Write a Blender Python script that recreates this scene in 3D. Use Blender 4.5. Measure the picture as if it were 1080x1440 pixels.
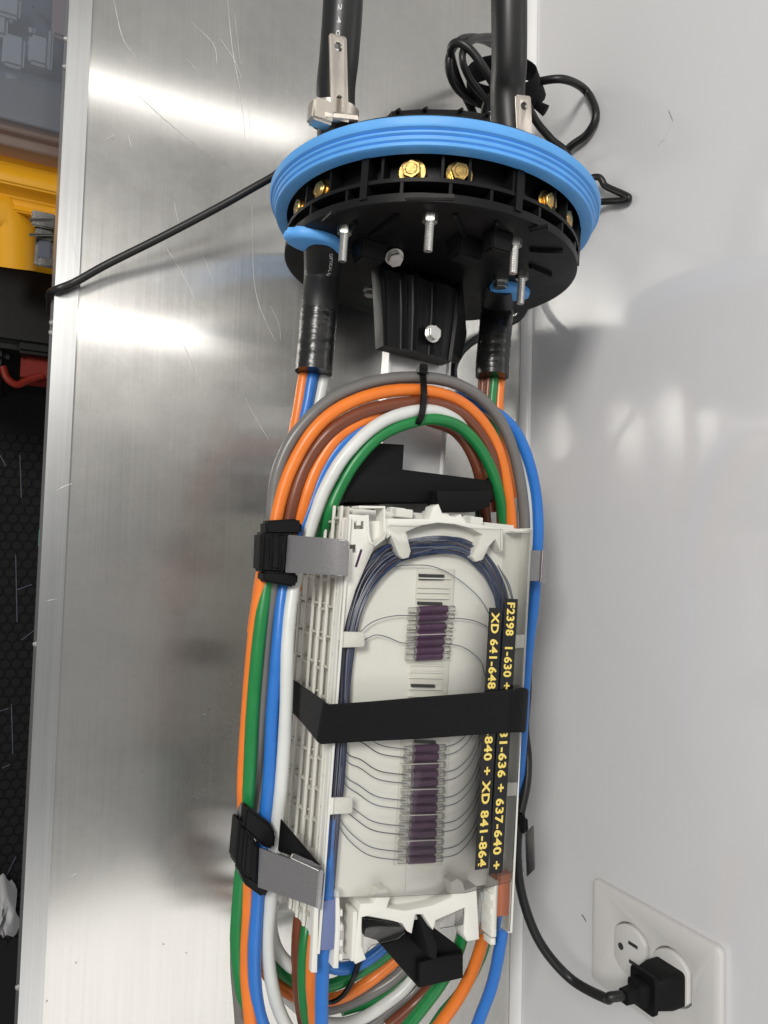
import bpy, bmesh, math, random
from mathutils import Vector, Matrix
random.seed(7)
for o in list(bpy.data.objects): bpy.data.objects.remove(o)
scene = bpy.context.scene
C = scene.collection
V = Vector
pi = math.pi

# ------------------------------------------------------------------ camera
F = 1050.0                      # focal length in photo pixels (1080 x 1440)
H = 0.54                        # camera height over the bench
def _n(v): v = Vector(v); v.normalize(); return v
_y = _n((518, -19660, F)); _d = _n((-540, (F*F-540*518)/19660, F))
_Z = -_d; _Y = _y; _X = _Y.cross(_Z)          # world axes in camera space (right, down, forward)
CAM = V((0, 0, H))
def ray(x, y):
    c = V((x-540, y-720, F)); return V((_X.dot(c), _Y.dot(c), _Z.dot(c)))
def px(x, y, z):                # the point of the horizontal plane at height z
    d = ray(x, y); return CAM + d*((z-H)/d.z)
def pX(x, y, X):                # the point of the plane parallel to the wall at X
    d = ray(x, y); return CAM + d*(X/d.x)
def pY(x, y, Yv):
    d = ray(x, y); return CAM + d*(Yv/d.y)
cd = bpy.data.cameras.new('camera'); cam = bpy.data.objects.new('camera', cd); C.objects.link(cam)
right = V((_X.x, _Y.x, _Z.x)); down = V((_X.y, _Y.y, _Z.y)); fwd = V((_X.z, _Y.z, _Z.z))
m = Matrix.Identity(4)
for i in range(3): m[i][0] = right[i]; m[i][1] = -down[i]; m[i][2] = -fwd[i]
m.translation = CAM; cam.matrix_world = m
cd.sensor_fit = 'VERTICAL'; cd.sensor_height = 36; cd.sensor_width = 27; cd.lens = 36*F/1440
cd.clip_start = .01; cd.clip_end = 50
scene.camera = cam
scene.render.resolution_x = 768; scene.render.resolution_y = 1024

# ------------------------------------------------------------------ light
w = bpy.data.worlds.new('World'); scene.world = w; w.use_nodes = True
bg = w.node_tree.nodes['Background']; bg.inputs[0].default_value = (1, .99, .975, 1); bg.inputs[1].default_value = .33
def area(name, loc, sx, sy, power, rz=0, col=(1, .97, .92), target=None):
    l = bpy.data.lights.new(name, 'AREA'); l.shape = 'RECTANGLE'; l.size = sx; l.size_y = sy; l.energy = power; l.color = col
    o = bpy.data.objects.new(name, l); C.objects.link(o); o.location = loc; o.rotation_euler = (0, 0, rz)
    if target: o.rotation_euler = (V(target)-V(loc)).to_track_quat('-Z', 'Y').to_euler()
    return o
CZ = 1.5
area('ceiling_or_added_light', (.12, .32+.593*CZ, CZ), 1.5, .04, 1.6)
area('ceiling_or_added_light', (.25, .152+.2815*CZ, CZ), 1.8, .04, 1.9)
area('ceiling_or_added_light', (.40, -1.16, CZ), 1.6, .62, 5.0, rz=math.radians(13.3))  # added panel: its reflection makes the bright zone at the near bench end
area('ceiling_or_added_light', (-.95, .65, 1.5), .55, .35, 24, target=(.35, 0, .1))  # added fill lamp out of frame, aimed to brighten the wall and trays
scene.view_settings.view_transform = 'Standard'; scene.view_settings.look = 'None'
scene.view_settings.exposure = .12; scene.view_settings.gamma = 1
scene.render.engine = 'CYCLES'

# ------------------------------------------------------------------ materials
def lin(c):
    return tuple((x/255/12.92 if x/255 <= .04045 else ((x/255+.055)/1.055)**2.4) for x in c)
MATS = {}
def mat(name, col, rough=.5, metal=0, bump=0, bscale=400, var=.08, vscale=30, stretch=(1, 1, 1), rvar=.1, coat=0, sss=0, spec=.5, trans=0, brough=None):
    m = bpy.data.materials.new(name); m.use_nodes = True; nt = m.node_tree; n = nt.nodes; L = nt.links
    p = n['Principled BSDF']
    p.inputs['Roughness'].default_value = rough; p.inputs['Metallic'].default_value = metal
    p.inputs['Specular IOR Level'].default_value = spec
    p.inputs['Coat Weight'].default_value = coat; p.inputs['Coat Roughness'].default_value = .11
    if sss:
        p.inputs['Subsurface Weight'].default_value = sss; p.inputs['Subsurface Radius'].default_value = (.003, .003, .003)
        p.inputs['Subsurface Scale'].default_value = 1
    tc = n.new('ShaderNodeTexCoord'); mp = n.new('ShaderNodeMapping'); mp.inputs['Scale'].default_value = stretch
    L.new(tc.outputs['Object'], mp.inputs[0])
    nz = n.new('ShaderNodeTexNoise'); nz.inputs['Scale'].default_value = vscale; nz.inputs['Detail'].default_value = 6
    L.new(mp.outputs[0], nz.inputs['Vector'])
    mx = n.new('ShaderNodeMix'); mx.data_type = 'RGBA'
    a = tuple(min(1, c*(1-var)) for c in col)+(1,); b = tuple(min(1, c*(1+var)) for c in col)+(1,)
    mx.inputs[6].default_value = a; mx.inputs[7].default_value = b
    L.new(nz.outputs[0], mx.inputs[0]); L.new(mx.outputs[2], p.inputs['Base Color'])
    mr = n.new('ShaderNodeMapRange'); mr.inputs[3].default_value = max(.02, rough-rvar); mr.inputs[4].default_value = min(1, rough+rvar)
    L.new(nz.outputs[0], mr.inputs[0]); L.new(mr.outputs[0], p.inputs['Roughness'])
    if bump:
        nb = n.new('ShaderNodeTexNoise'); nb.inputs['Scale'].default_value = bscale; nb.inputs['Detail'].default_value = 4
        L.new(mp.outputs[0], nb.inputs['Vector'])
        bp = n.new('ShaderNodeBump'); bp.inputs['Strength'].default_value = bump; bp.inputs['Distance'].default_value = .0005
        L.new(nb.outputs[0], bp.inputs['Height']); L.new(bp.outputs[0], p.inputs['Normal'])
    MATS[name] = m; return m
def clear(name, tint=(1, 1, 1), gloss=.06, ior=1.45, haze=0, hazecol=(.8, .8, .8)):
    m = bpy.data.materials.new(name); m.use_nodes = True; nt = m.node_tree; n = nt.nodes; L = nt.links
    n.remove(n['Principled BSDF']); out = n['Material Output']
    tr = n.new('ShaderNodeBsdfTransparent'); tr.inputs[0].default_value = (*tint, 1)
    gl = n.new('ShaderNodeBsdfGlossy'); gl.inputs['Roughness'].default_value = gloss
    fr = n.new('ShaderNodeFresnel'); fr.inputs[0].default_value = ior
    mx = n.new('ShaderNodeMixShader'); L.new(fr.outputs[0], mx.inputs[0]); L.new(tr.outputs[0], mx.inputs[1]); L.new(gl.outputs[0], mx.inputs[2])
    last = mx
    if haze:
        df = n.new('ShaderNodeBsdfDiffuse'); df.inputs[0].default_value = (*hazecol, 1)
        m2 = n.new('ShaderNodeMixShader'); m2.inputs[0].default_value = haze
        L.new(mx.outputs[0], m2.inputs[1]); L.new(df.outputs[0], m2.inputs[2]); last = m2
    L.new(last.outputs[0], out.inputs[0]); MATS[name] = m; return m
def aluminium(name, col, rough, aniso, grain=(900, 6, 900), rot=0, second=0, bump=.02):
    m = bpy.data.materials.new(name); m.use_nodes = True; nt = m.node_tree; n = nt.nodes; L = nt.links
    p = n['Principled BSDF']; p.inputs['Metallic'].default_value = 1; p.inputs['Anisotropic'].default_value = aniso
    cv = n.new('ShaderNodeCombineXYZ'); cv.inputs[0].default_value = math.cos(rot); cv.inputs[1].default_value = math.sin(rot)
    L.new(cv.outputs[0], p.inputs['Tangent'])
    tc = n.new('ShaderNodeTexCoord'); mp = n.new('ShaderNodeMapping'); mp.inputs['Scale'].default_value = grain
    L.new(tc.outputs['Object'], mp.inputs[0])
    g = n.new('ShaderNodeTexNoise'); g.inputs['Scale'].default_value = 1; g.inputs['Detail'].default_value = 5; L.new(mp.outputs[0], g.inputs['Vector'])
    g2 = n.new('ShaderNodeTexNoise'); g2.inputs['Scale'].default_value = 9; g2.inputs['Detail'].default_value = 8; g2.inputs['Roughness'].default_value = .65; L.new(tc.outputs['Object'], g2.inputs['Vector'])
    g3 = n.new('ShaderNodeTexNoise'); g3.inputs['Scale'].default_value = 260; g3.inputs['Detail'].default_value = 3; L.new(tc.outputs['Object'], g3.inputs['Vector'])
    ad = n.new('ShaderNodeMath'); ad.operation = 'ADD'; L.new(g.outputs[0], ad.inputs[0]); L.new(g2.outputs[0], ad.inputs[1])
    a3 = n.new('ShaderNodeMath'); a3.operation = 'MULTIPLY_ADD'; a3.inputs[1].default_value = .15; L.new(g3.outputs[0], a3.inputs[0]); L.new(ad.outputs[0], a3.inputs[2])
    mr = n.new('ShaderNodeMapRange'); mr.inputs[1].default_value = .8; mr.inputs[2].default_value = 1.7
    mr.inputs[3].default_value = rough-.02; mr.inputs[4].default_value = rough+.02; L.new(a3.outputs[0], mr.inputs[0]); L.new(mr.outputs[0], p.inputs['Roughness'])
    mc = n.new('ShaderNodeMix'); mc.data_type = 'RGBA'; f = n.new('ShaderNodeMapRange'); f.inputs[1].default_value = .75; f.inputs[2].default_value = 1.4; L.new(a3.outputs[0], f.inputs[0]); L.new(f.outputs[0], mc.inputs[0])
    mc.inputs[6].default_value = (*[c*.90 for c in col], 1); mc.inputs[7].default_value = (*[min(1, c*1.08) for c in col], 1); L.new(mc.outputs[2], p.inputs['Base Color'])
    b = n.new('ShaderNodeBump'); b.inputs['Strength'].default_value = bump; b.inputs['Distance'].default_value = .0003; L.new(g.outputs[0], b.inputs['Height']); L.new(b.outputs[0], p.inputs['Normal'])
    if second:
        q = n.new('ShaderNodeBsdfPrincipled'); q.inputs['Metallic'].default_value = 1; q.inputs['Roughness'].default_value = .46; q.inputs['Anisotropic'].default_value = .7
        L.new(cv.outputs[0], q.inputs['Tangent']); L.new(mc.outputs[2], q.inputs['Base Color']); L.new(b.outputs[0], q.inputs['Normal'])
        ms = n.new('ShaderNodeMixShader'); sm = n.new('ShaderNodeMapRange'); sm.inputs[1].default_value = .3; sm.inputs[2].default_value = .7; sm.inputs[3].default_value = second-.12; sm.inputs[4].default_value = second+.12
        L.new(g2.outputs[0], sm.inputs[0]); L.new(sm.outputs[0], ms.inputs[0])
        L.new(p.outputs[0], ms.inputs[1]); L.new(q.outputs[0], ms.inputs[2]); L.new(ms.outputs[0], n['Material Output'].inputs[0])
    MATS[name] = m; return m

aluminium('bench_alu', (.545, .54, .52), .195, .98, second=.34)
aluminium('trim_alu', (.50, .505, .505), .34, .6)
aluminium('arm_alu', (.44, .43, .435), .30, .0, (20, 900, 900), bump=.10)
mat('scratch', (.80, .80, .78), .6, .6)
mat('wall', (.72, .72, .735), .2, 0, .03, 10, .02, 6, (1, 1, .3), .05, spec=.5, coat=1)
MATS['wall'].node_tree.nodes['Principled BSDF'].inputs['Coat IOR'].default_value = 1.5
mat('bead', (.80, .80, .80), .3)
mat('outlet', (.66, .655, .64), .38, 0, .02, 60, .02)
mat('outlet_dark', (.03, .03, .03), .6)
mat('blue_seal', (.11, .38, .82), .5, 0, .35, 160, .12, 60, sss=.12, rvar=.15)
mat('black', (.006, .006, .0065), .42, 0, .12, 300, .3, 60, rvar=.12, spec=.2)
mat('black_matte', (.005, .005, .0055), .62, 0, .3, 700, .3, 60, spec=.2)
mat('cable_black', (.008, .008, .0085), .42, 0, .25, 90, .35, 25, (1, .15, .15), .12)
mat('tape', (.008, .008, .008), .26, 0, 1.0, 110, .3, 60, (1, 2, 1), .14)
mat('velcro', (.008, .008, .009), .95, 0, 1.0, 1500, .5, 900, spec=.15)
MATS['velcro'].node_tree.nodes['Principled BSDF'].inputs['Sheen Weight'].default_value = .06
mat('brass', (.60, .40, .14), .28, 1, .25, 260, .5, 220, rvar=.16)
mat('zinc', (.62, .62, .60), .32, 1, .1, 300, .12, 150, rvar=.12)
mat('nickel', (.60, .55, .49), .35, 1, .1, 300, .1, 60, rvar=.1)
mat('latch_metal', (.34, .33, .31), .22, 1, .2, 120, .3, 60, rvar=.1)
mat('bar_white', (.62, .62, .62), .35, .35, .05, 100, .04)
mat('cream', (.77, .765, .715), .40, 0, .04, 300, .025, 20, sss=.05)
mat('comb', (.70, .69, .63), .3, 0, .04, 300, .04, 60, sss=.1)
mat('cream_shaded', (.60, .58, .51), .45, 0, .04, 300, .03, 20)  # darker copy of cream: recess shade put into the tray side colour
mat('purple', (.055, .012, .055), .35, 0, .2, 500, .35, 120)
mat('fiber_blue', (.016, .040, .115), .35)
mat('fiber_violet', (.075, .065, .095), .4)
mat('fiber_gray', (.14, .155, .20), .4)
mat('ink', (.02, .02, .02), .6)
mat('print_white', (.6, .6, .6), .6)
mat('label_black', (.008, .008, .009), .18, 0, .5, 400, .3, 40, rvar=.08)
mat('label_yellow', (.85, .66, .16), .4)
TUBE = dict(orange=(.80, .20, .025), blue=(.025, .17, .56), white=(.66, .68, .66), green=(.010, .20, .050), brown=(.17, .048, .022), gray=(.16, .155, .150))
for k, c in TUBE.items(): mat('tube_'+k, c, .34, 0, .22, 90, .13, 70, sss=.06, rvar=.11)
mat('grommet_blue', (.14, .18, .36), .45); mat('grommet_orange', (.62, .16, .05), .5)
mat('yellow_case', (.75, .36, .012), .38, 0, .15, 120, .1, 12)
mat('case_black', (.006, .006, .006), .5, 0, .3, 200, spec=.2)
mat('red', (.16, .012, .006), .5, spec=.2)
mat('rubber', (.008, .008, .009), .75, 0, .5, 150, .4, 20, spec=.2)
mat('rubber_hex', (.0075, .0075, .008), .7, 0, .5, 120, .5, 30, spec=.2)
mat('grey_part', (.38, .40, .42), .5); mat('grey_dark', (.07, .08, .11), .5); mat('pinkish', (.38, .27, .25), .5)
mat('teal', (.10, .42, .33), .5); mat('cloth', (.55, .55, .56), .85, 0, .5, 90)
clear('clear', (.995, .995, .99), .05, 1.33)
clear('clear_comb', (.985, .985, .98), .12, 1.25, .10, (.72, .71, .67))
clear('clear_tube', (.985, .98, .98), .10, 1.2, .02, (.72, .71, .67))
clear('clear_box', (.86, .88, .91), .10, 1.45, .16, (.42, .45, .50))
clear('clear_pink', (.85, .74, .70), .15, 1.4, .35, (.42, .33, .29))

# ------------------------------------------------------------------ helpers
def base_of(vs):
    a = [min(v[i] for v in vs) for i in range(3)]; b = [max(v[i] for v in vs) for i in range(3)]
    return V(((a[0]+b[0])/2, (a[1]+b[1])/2, a[2]))
def tag(o, label=None, cat=None, group=None, kind=None):
    for k, v in (('label', label), ('category', cat), ('group', group), ('kind', kind)):
        if v: o[k] = v
    return o
def root_loc(p):
    while p.parent: p = p.parent
    return p.location.copy()
def thing(name, loc, label, cat, group=None):
    o = bpy.data.objects.new(name, None); C.objects.link(o); o.location = loc; o.empty_display_size = .02
    return tag(o, label, cat, group)
class MB:
    def __init__(s): s.v = []; s.f = []
    def add(s, vs, fs):
        n = len(s.v); s.v += [V(v) for v in vs]; s.f += [tuple(i+n for i in f) for f in fs]; return s
    def box(s, a, b):
        x0, y0, z0 = a; x1, y1, z1 = b
        return s.add([(x0,y0,z0),(x1,y0,z0),(x1,y1,z0),(x0,y1,z0),(x0,y0,z1),(x1,y0,z1),(x1,y1,z1),(x0,y1,z1)],
                     [(3,2,1,0),(4,5,6,7),(0,1,5,4),(1,2,6,5),(2,3,7,6),(3,0,4,7)])
    def prism(s, lo, hi):                       # two matching loops of points
        n = len(lo); return s.add(list(lo)+list(hi), [tuple(range(n-1, -1, -1)), tuple(range(n, 2*n))]+[(i, (i+1) % n, n+(i+1) % n, n+i) for i in range(n)])
    def tube(s, pts, r, sides=12, cap=True, prof=None):
        pts = [V(p) for p in pts]; n = len(pts); rs = r if isinstance(r, (list, tuple)) else [r]*n
        t = [(pts[min(i+1, n-1)]-pts[max(i-1, 0)]).normalized() for i in range(n)]
        up = V((0, 0, 1)) if abs(t[0].z) < .9 else V((1, 0, 0))
        a = (up - t[0]*up.dot(t[0])).normalized(); vs = []
        for i in range(n):
            a = (a - t[i]*a.dot(t[i])).normalized(); b = t[i].cross(a)
            for k in range(sides):
                an = 2*pi*k/sides
                if prof: c_, s_ = prof[k]; vs.append(pts[i]+a*c_+b*s_)
                else: vs.append(pts[i]+(a*math.cos(an)+b*math.sin(an))*rs[i])
        fs = [(i*sides+k, i*sides+(k+1) % sides, (i+1)*sides+(k+1) % sides, (i+1)*sides+k) for i in range(n-1) for k in range(sides)]
        if cap: fs += [tuple(range(sides-1, -1, -1)), tuple((n-1)*sides+k for k in range(sides))]
        return s.add(vs, fs)
    def lathe(s, prof, seg=96, close=False):     # prof: (axial, radius) about the closure axis -> uses G
        n = len(prof); vs = [G(r, 2*pi*k/seg, v) for v, r in prof for k in range(seg)]
        fs = [(i*seg+k, i*seg+(k+1) % seg, (i+1)*seg+(k+1) % seg, (i+1)*seg+k) for i in range(n-1) for k in range(seg)]
        if close: fs += [((n-1)*seg+k, (n-1)*seg+(k+1) % seg, (k+1) % seg, k) for k in range(seg)]
        else: fs += [tuple(range(seg)), tuple((n-1)*seg+k for k in range(seg))]
        return s.add(vs, fs)
    def build(s, name, m, parent=None, smooth=True, bevel=0, seg=2, angle=35):
        loc = root_loc(parent) if parent else base_of(s.v)
        me = bpy.data.meshes.new(name); me.from_pydata([v-loc for v in s.v], [], s.f); me.validate()
        bm = bmesh.new(); bm.from_mesh(me); bmesh.ops.recalc_face_normals(bm, faces=bm.faces)
        if bevel:
            es = [e for e in bm.edges if len(e.link_faces) == 2 and e.calc_face_angle(0) > .6]
            bmesh.ops.bevel(bm, geom=es, offset=bevel, segments=seg, affect='EDGES', clamp_overlap=True)
        bm.to_mesh(me); bm.free()
        return finish(name, me, m, parent, loc, smooth, angle)
def finish(name, me, m, parent, loc, smooth=True, angle=35):
    me.materials.append(MATS[m])
    if smooth:
        me.polygons.foreach_set('use_smooth', [True]*len(me.polygons)); me.set_sharp_from_angle(angle=math.radians(angle))
    o = bpy.data.objects.new(name, me); C.objects.link(o)
    if parent: o.parent = parent
    else: o.location = loc
    return o
def spline(pts, n=8):
    P = [V(p) for p in pts]; P = [P[0]*2-P[1]]+P+[P[-1]*2-P[-2]]; out = []
    for i in range(1, len(P)-2):
        a, b, c, d = P[i-1:i+3]
        for k in range(n):
            t = k/n
            out.append(.5*((2*b)+(c-a)*t+(2*a-5*b+4*c-d)*t*t+(3*b-a-3*c+d)*t**3))
    out.append(P[-2]); return out
def poly(name, loops, z0, z1, m, parent=None, bevel=.0004, smooth=True, world=None):
    """flat outline with holes, extruded: loops in world xy (or mapped by world(x,y,z)); first loop outer"""
    cu = bpy.data.curves.new(name, 'CURVE'); cu.dimensions = '2D'; cu.fill_mode = 'BOTH'
    for lp in loops:
        sp = cu.splines.new('POLY'); sp.points.add(len(lp)-1); sp.use_cyclic_u = True
        for p, q in zip(sp.points, lp): p.co = (q[0], q[1], 0, 1)
    b = min(bevel, (z1-z0)*.4); cu.extrude = (z1-z0)/2-b; cu.bevel_depth = b; cu.bevel_resolution = 1; cu.offset = -b
    t = bpy.data.objects.new('tmp', cu); C.objects.link(t); dg = bpy.context.evaluated_depsgraph_get(); dg.update()
    me = bpy.data.meshes.new_from_object(t.evaluated_get(dg)); bpy.data.objects.remove(t); bpy.data.curves.remove(cu)
    vs = [V((v.co.x, v.co.y, v.co.z+(z0+z1)/2)) for v in me.vertices]
    if world: vs = [V(world(*v)) for v in vs]
    loc = root_loc(parent) if parent else base_of(vs)
    for v, q in zip(me.vertices, vs): v.co = q-loc
    me.materials.clear(); bm = bmesh.new(); bm.from_mesh(me); bmesh.ops.remove_doubles(bm, verts=bm.verts, dist=1e-6); bmesh.ops.recalc_face_normals(bm, faces=bm.faces); bm.to_mesh(me); bm.free()
    me.name = name
    return finish(name, me, m, parent, loc, smooth, 30)
def pxl(pts, z): return [tuple(px(x, y, z))[:2] for x, y in pts]
def ppoly(name, pts, z0, z1, m, parent=None, holes=(), bevel=.0004):
    return poly(name, [pxl(pts, z1)]+[pxl(h, z1) for h in holes], z0, z1, m, parent, bevel)
def text_mesh(txt, size, bold=0):
    cu = bpy.data.curves.new('t', 'FONT'); cu.body = txt; cu.size = size; cu.offset = bold; cu.align_x = 'LEFT'; cu.resolution_u = 3; cu.space_character = 1.12
    t = bpy.data.objects.new('tmp', cu); C.objects.link(t); dg = bpy.context.evaluated_depsgraph_get(); dg.update()
    me = bpy.data.meshes.new_from_object(t.evaluated_get(dg)); bpy.data.objects.remove(t); bpy.data.curves.remove(cu)
    me.materials.clear(); return me
def text(name, txt, size, fn, m, parent, bold=0, length=None):
    me = text_mesh(txt, size, bold)
    wd = max(v.co.x for v in me.vertices); k = length/wd if length else 1
    if fn.__code__.co_argcount == 2 and txt and length is None: k = 1
    loc = root_loc(parent)
    for v in me.vertices: v.co = V(fn(v.co.x*k, v.co.y))-loc
    return finish(name, me, m, parent, loc, False)
def circle(cx, cy, r, n=20, a0=0): return [(cx+r*math.cos(a0+2*pi*i/n), cy+r*math.sin(a0+2*pi*i/n)) for i in range(n)]
def hexagon(mb, c, ax, r, h, up=None):
    ax = V(ax).normalized(); u = V(up or (0, 0, 1)); u = (u-ax*u.dot(ax)).normalized() if abs(u.normalized().dot(ax)) < .95 else ax.orthogonal().normalized()
    b = ax.cross(u); lo = [V(c)+(u*math.cos(pi/3*k)+b*math.sin(pi/3*k))*r for k in range(6)]
    return mb.prism(lo, [p+ax*h for p in lo])
def cyl(mb, c, ax, r, h, n=20, r2=None):
    ax = V(ax).normalized(); u = ax.orthogonal().normalized(); b = ax.cross(u)
    d = lambda k, q: (u*math.cos(2*pi*k/n)+b*math.sin(2*pi*k/n))*q
    return mb.prism([V(c)+d(k, r) for k in range(n)], [V(c)+ax*h+d(k, r2 or r) for k in range(n)])

# closure frame: the axis of the closure lies along the bench, turned a little towards the room at the near end
PSI = math.radians(2.75); O = V((.2415, .018, 0)); AZ = .11
Uy = V((math.sin(PSI), math.cos(PSI), 0)); Ux = V((math.cos(PSI), -math.sin(PSI), 0)); Uz = V((0, 0, 1))
def Lc(u, v, z): return O+Ux*u+Uy*v+Uz*z
def loc2(p): d = V(p)-O; return V((d.dot(Ux), d.dot(Uy), p[2]))
def G(r, a, v): return Lc(r*math.cos(a), v, AZ+r*math.sin(a))

def lbox(u0, u1, v0, v1, z0, z1): 
    mb = MB(); mb.prism([Lc(u0, v0, z0), Lc(u1, v0, z0), Lc(u1, v1, z0), Lc(u0, v1, z0)], [Lc(u0, v0, z1), Lc(u1, v0, z1), Lc(u1, v1, z1), Lc(u0, v1, z1)]); return mb
# ------------------------------------------------------------------ setting
WX = .4175; BY0, BY1 = -.75, .95
XE = .0245                                            # front edge of the bench
bench = MB().box((XE+.001, BY0, -.03), (WX+.012, BY1, 0)).build('bench_top', 'bench_alu', None, True, .0008); tag(bench, kind='structure')
trim = MB().add([(XE, BY0, -.045), (XE, BY1, -.045), (XE, BY1, .0012), (XE, BY0, .0012), (XE+.0146, BY1, .0018), (XE+.0146, BY0, .0018), (XE+.0146, BY1, .0004), (XE+.0146, BY0, .0004)],
                [(0, 1, 2, 3), (3, 2, 4, 5), (5, 4, 6, 7)]).build('edge_trim', 'trim_alu', bench, False)
for y in (45, 85, 452, 466, 905, 1380):
    p = px(60, y, -.008); p.x = XE; mb = MB(); cyl(mb, p, (-1, 0, 0), .0024, .002, 14, .0012); mb.build('rivet', 'zinc', bench, True)
def ribbon(pts, wd, z, name='scratch', m='scratch'):
    P = spline([px(x, y, z) for x, y in pts], 6); vs = []; n = len(P)
    for i, p in enumerate(P):
        t = (P[min(i+1, n-1)]-P[max(i-1, 0)]).normalized(); s = V((-t.y, t.x, 0)); k = wd*(.35+.65*math.sin(pi*(i+.5)/n))*random.uniform(.5, 1.2)
        vs += [p+s*k, p-s*k]
    return MB().add(vs, [(2*i, 2*i+1, 2*i+3, 2*i+2) for i in range(n-1)]).build(name, m, bench, False)
SCR = [[(160, 0), (172, 52), (190, 80)], [(320, 0), (327, 70), (338, 130), (345, 190)], [(268, 30), (300, 62), (305, 90)], [(190, 130), (240, 175), (300, 222)],
       [(354, 290), (358, 400), (375, 455), (388, 480)], [(380, 430), (392, 455), (395, 480)], [(235, 350), (262, 395), (285, 450)], [(330, 20), (338, 90)], [(245, 285), (252, 318)],
       [(310, 55), (330, 85), (340, 110)], [(100, 330), (110, 375)], [(255, 480), (275, 520), (290, 560)], [(345, 560), (360, 590), (378, 618)], [(180, 190), (186, 210)],
       [(262, 82), (278, 100)], [(150, 195), (160, 190)], [(285, 360), (300, 395)], [(350, 150), (352, 185)], [(80, 690), (90, 684), (101, 680)], [(65, 845), (80, 842)],
       [(285, 1005), (290, 1004)], [(100, 1232), (108, 1228)]]
for s in SCR: ribbon(s, .00024 if len(s) > 2 else .00014, .00025 if s[0][0] > 120 else .0021)
for x, y in ((107, 1354), (230, 1328), (262, 1340), (300, 1098), (188, 950), (200, 1085), (360, 168), (158, 195), (66, 1408)):
    p = px(x, y, .0003); a = random.uniform(0, 3); d = V((math.cos(a), math.sin(a), 0))*.0008; s = V((-d.y, d.x, 0))*.3
    MB().add([p-d, p+s, p+d, p-s], [(0, 1, 2, 3)]).build('speck', 'ink', bench, False)

wall = MB().box((WX, BY0, -.05), (WX+.02, BY1, .50)).build('wall', 'wall', None, False); tag(wall, kind='structure')
pr = [(0, 0), (-.0062, 0), (-.0062, .0025), (-.0045, .0062), (-.0022, .0085), (0, .009)]
bead = MB().prism([V((WX-.0003+a, BY0, .0003+b)) for a, b in pr], [V((WX-.0003+a, BY1, .0003+b)) for a, b in pr]).build('base_bead', 'bead', wall, True, 0, 2, 60)
for pts, wd in (([(940, 155), (946, 170), (935, 195), (925, 205)], .0001), ([(818, 1286), (822, 1292), (824, 1296)], .0003)):
    P = [pX(x, y, WX-.0003) for x, y in pts]; vs = []
    for i, p in enumerate(P): vs += [p+V((0, wd, wd)), p-V((0, wd, wd))]
    MB().add(vs, [(2*i, 2*i+1, 2*i+3, 2*i+2) for i in range(len(P)-1)]).build('scuff', 'ink', wall, False)

FZ = -.78
floor = MB().box((-.9, -1.2, FZ-.02), (WX+.02, 1.4, FZ)).build('floor', 'rubber', None, False); tag(floor, kind='structure')
hx = None; s = .0165
for j in range(-42, 14):
    for i in range(-1, 4):
        c = V((i*s+(j % 2)*s/2, -.02+j*s*.866, FZ))
        if hx is None:
            mb = MB(); lo = [c+V((math.cos(pi/3*k+pi/6), math.sin(pi/3*k+pi/6), 0))*s*.50 for k in range(6)]
            mid = [c+(p-c)*.92+V((0, 0, .0022)) for p in lo]; mb.prism(lo, mid)
            hx = mb.build('stud', 'rubber_hex', floor, False); hx0 = c
        else:
            o = hx.copy(); C.objects.link(o); o.location = c-hx0
for pts in ([(0, 640), (8, 655)], [(28, 640), (30, 700)], [(22, 780), (24, 875)], [(16, 990), (18, 1060)], [(22, 830), (45, 822)], [(30, 900), (50, 885)], [(0, 1000), (12, 996)], [(3, 1080), (14, 1075)], [(10, 1230), (22, 1205)]):
    P = [px(x, y, FZ+.0026) for x, y in pts]; t = (P[1]-P[0]).normalized(); sd = V((-t.y, t.x, 0))*.0006
    MB().add([P[0]+sd, P[0]-sd, P[1]-sd, P[1]+sd], [(0, 1, 2, 3)]).build('scrape', 'grey_dark', floor, False)

# ------------------------------------------------------------------ splice closure: end plate, seal ring, bolts, bracket
clo = thing('splice_closure', Lc(0, .2, .0), 'black round fiber splice closure end plate with bright blue seal ring lying on metal bench', 'splice closure')
VF = .171                                             # front face of the end plate
MB().lathe([(VF+.002, .0), (VF, .02), (VF, .0955), (VF+.0012, .0975), (VF+.006, .0975), (VF+.006, .0)]).build('end_plate', 'black', clo, True, 0, 2, 40)
MB().lathe([(VF+.006, .086), (.2145, .088), (.2145, .02), (VF+.006, .02)], close=True).build('drum', 'black', clo, True)
MB().lathe([(VF+.0125, .086), (VF+.0125, .0975), (VF+.0148, .0975), (VF+.0148, .086)], close=True).build('rim', 'black', clo, True)
MB().lathe([(.2120, .03), (.2115, .104), (.2165, .1060), (.2180, .104), (.2180, .03)], close=True).build('back_flange', 'black', clo, True)
MB().lathe([(.1990, .098), (.1990, .1044), (.1997, .1056), (.2012, .1060), (.2018, .1053), (.2025, .1066), (.2042, .1071), (.2048, .1062), (.2056, .1078), (.2066, .1081), (.2072, .1072), (.2081, .1094), (.2092, .1100), (.2128, .1102), (.2139, .1092), (.2144, .1070), (.2144, .098)], 160, close=True).build('seal_ring', 'blue_seal', clo, True, 0, 2, 38)
# hub on the back with little pegs
MB().lathe([(.222, .0), (.222, .074), (.228, .074), (.229, .072), (.229, .0)], 72).build('back_hub', 'black', clo, True)
ppoly('back_cap', [(552, 155), (594, 152), (648, 153), (690, 160), (692, 184), (552, 176)], .140, .186, 'black', clo, bevel=.0012)
for x, y in ((558, 158), (596, 156), (646, 157), (684, 163)):
    c = px(x, y, .1855); mb = MB(); cyl(mb, c, Uz, .0014, .003, 10, .0010); mb.build('peg', 'black', clo, True)
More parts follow.
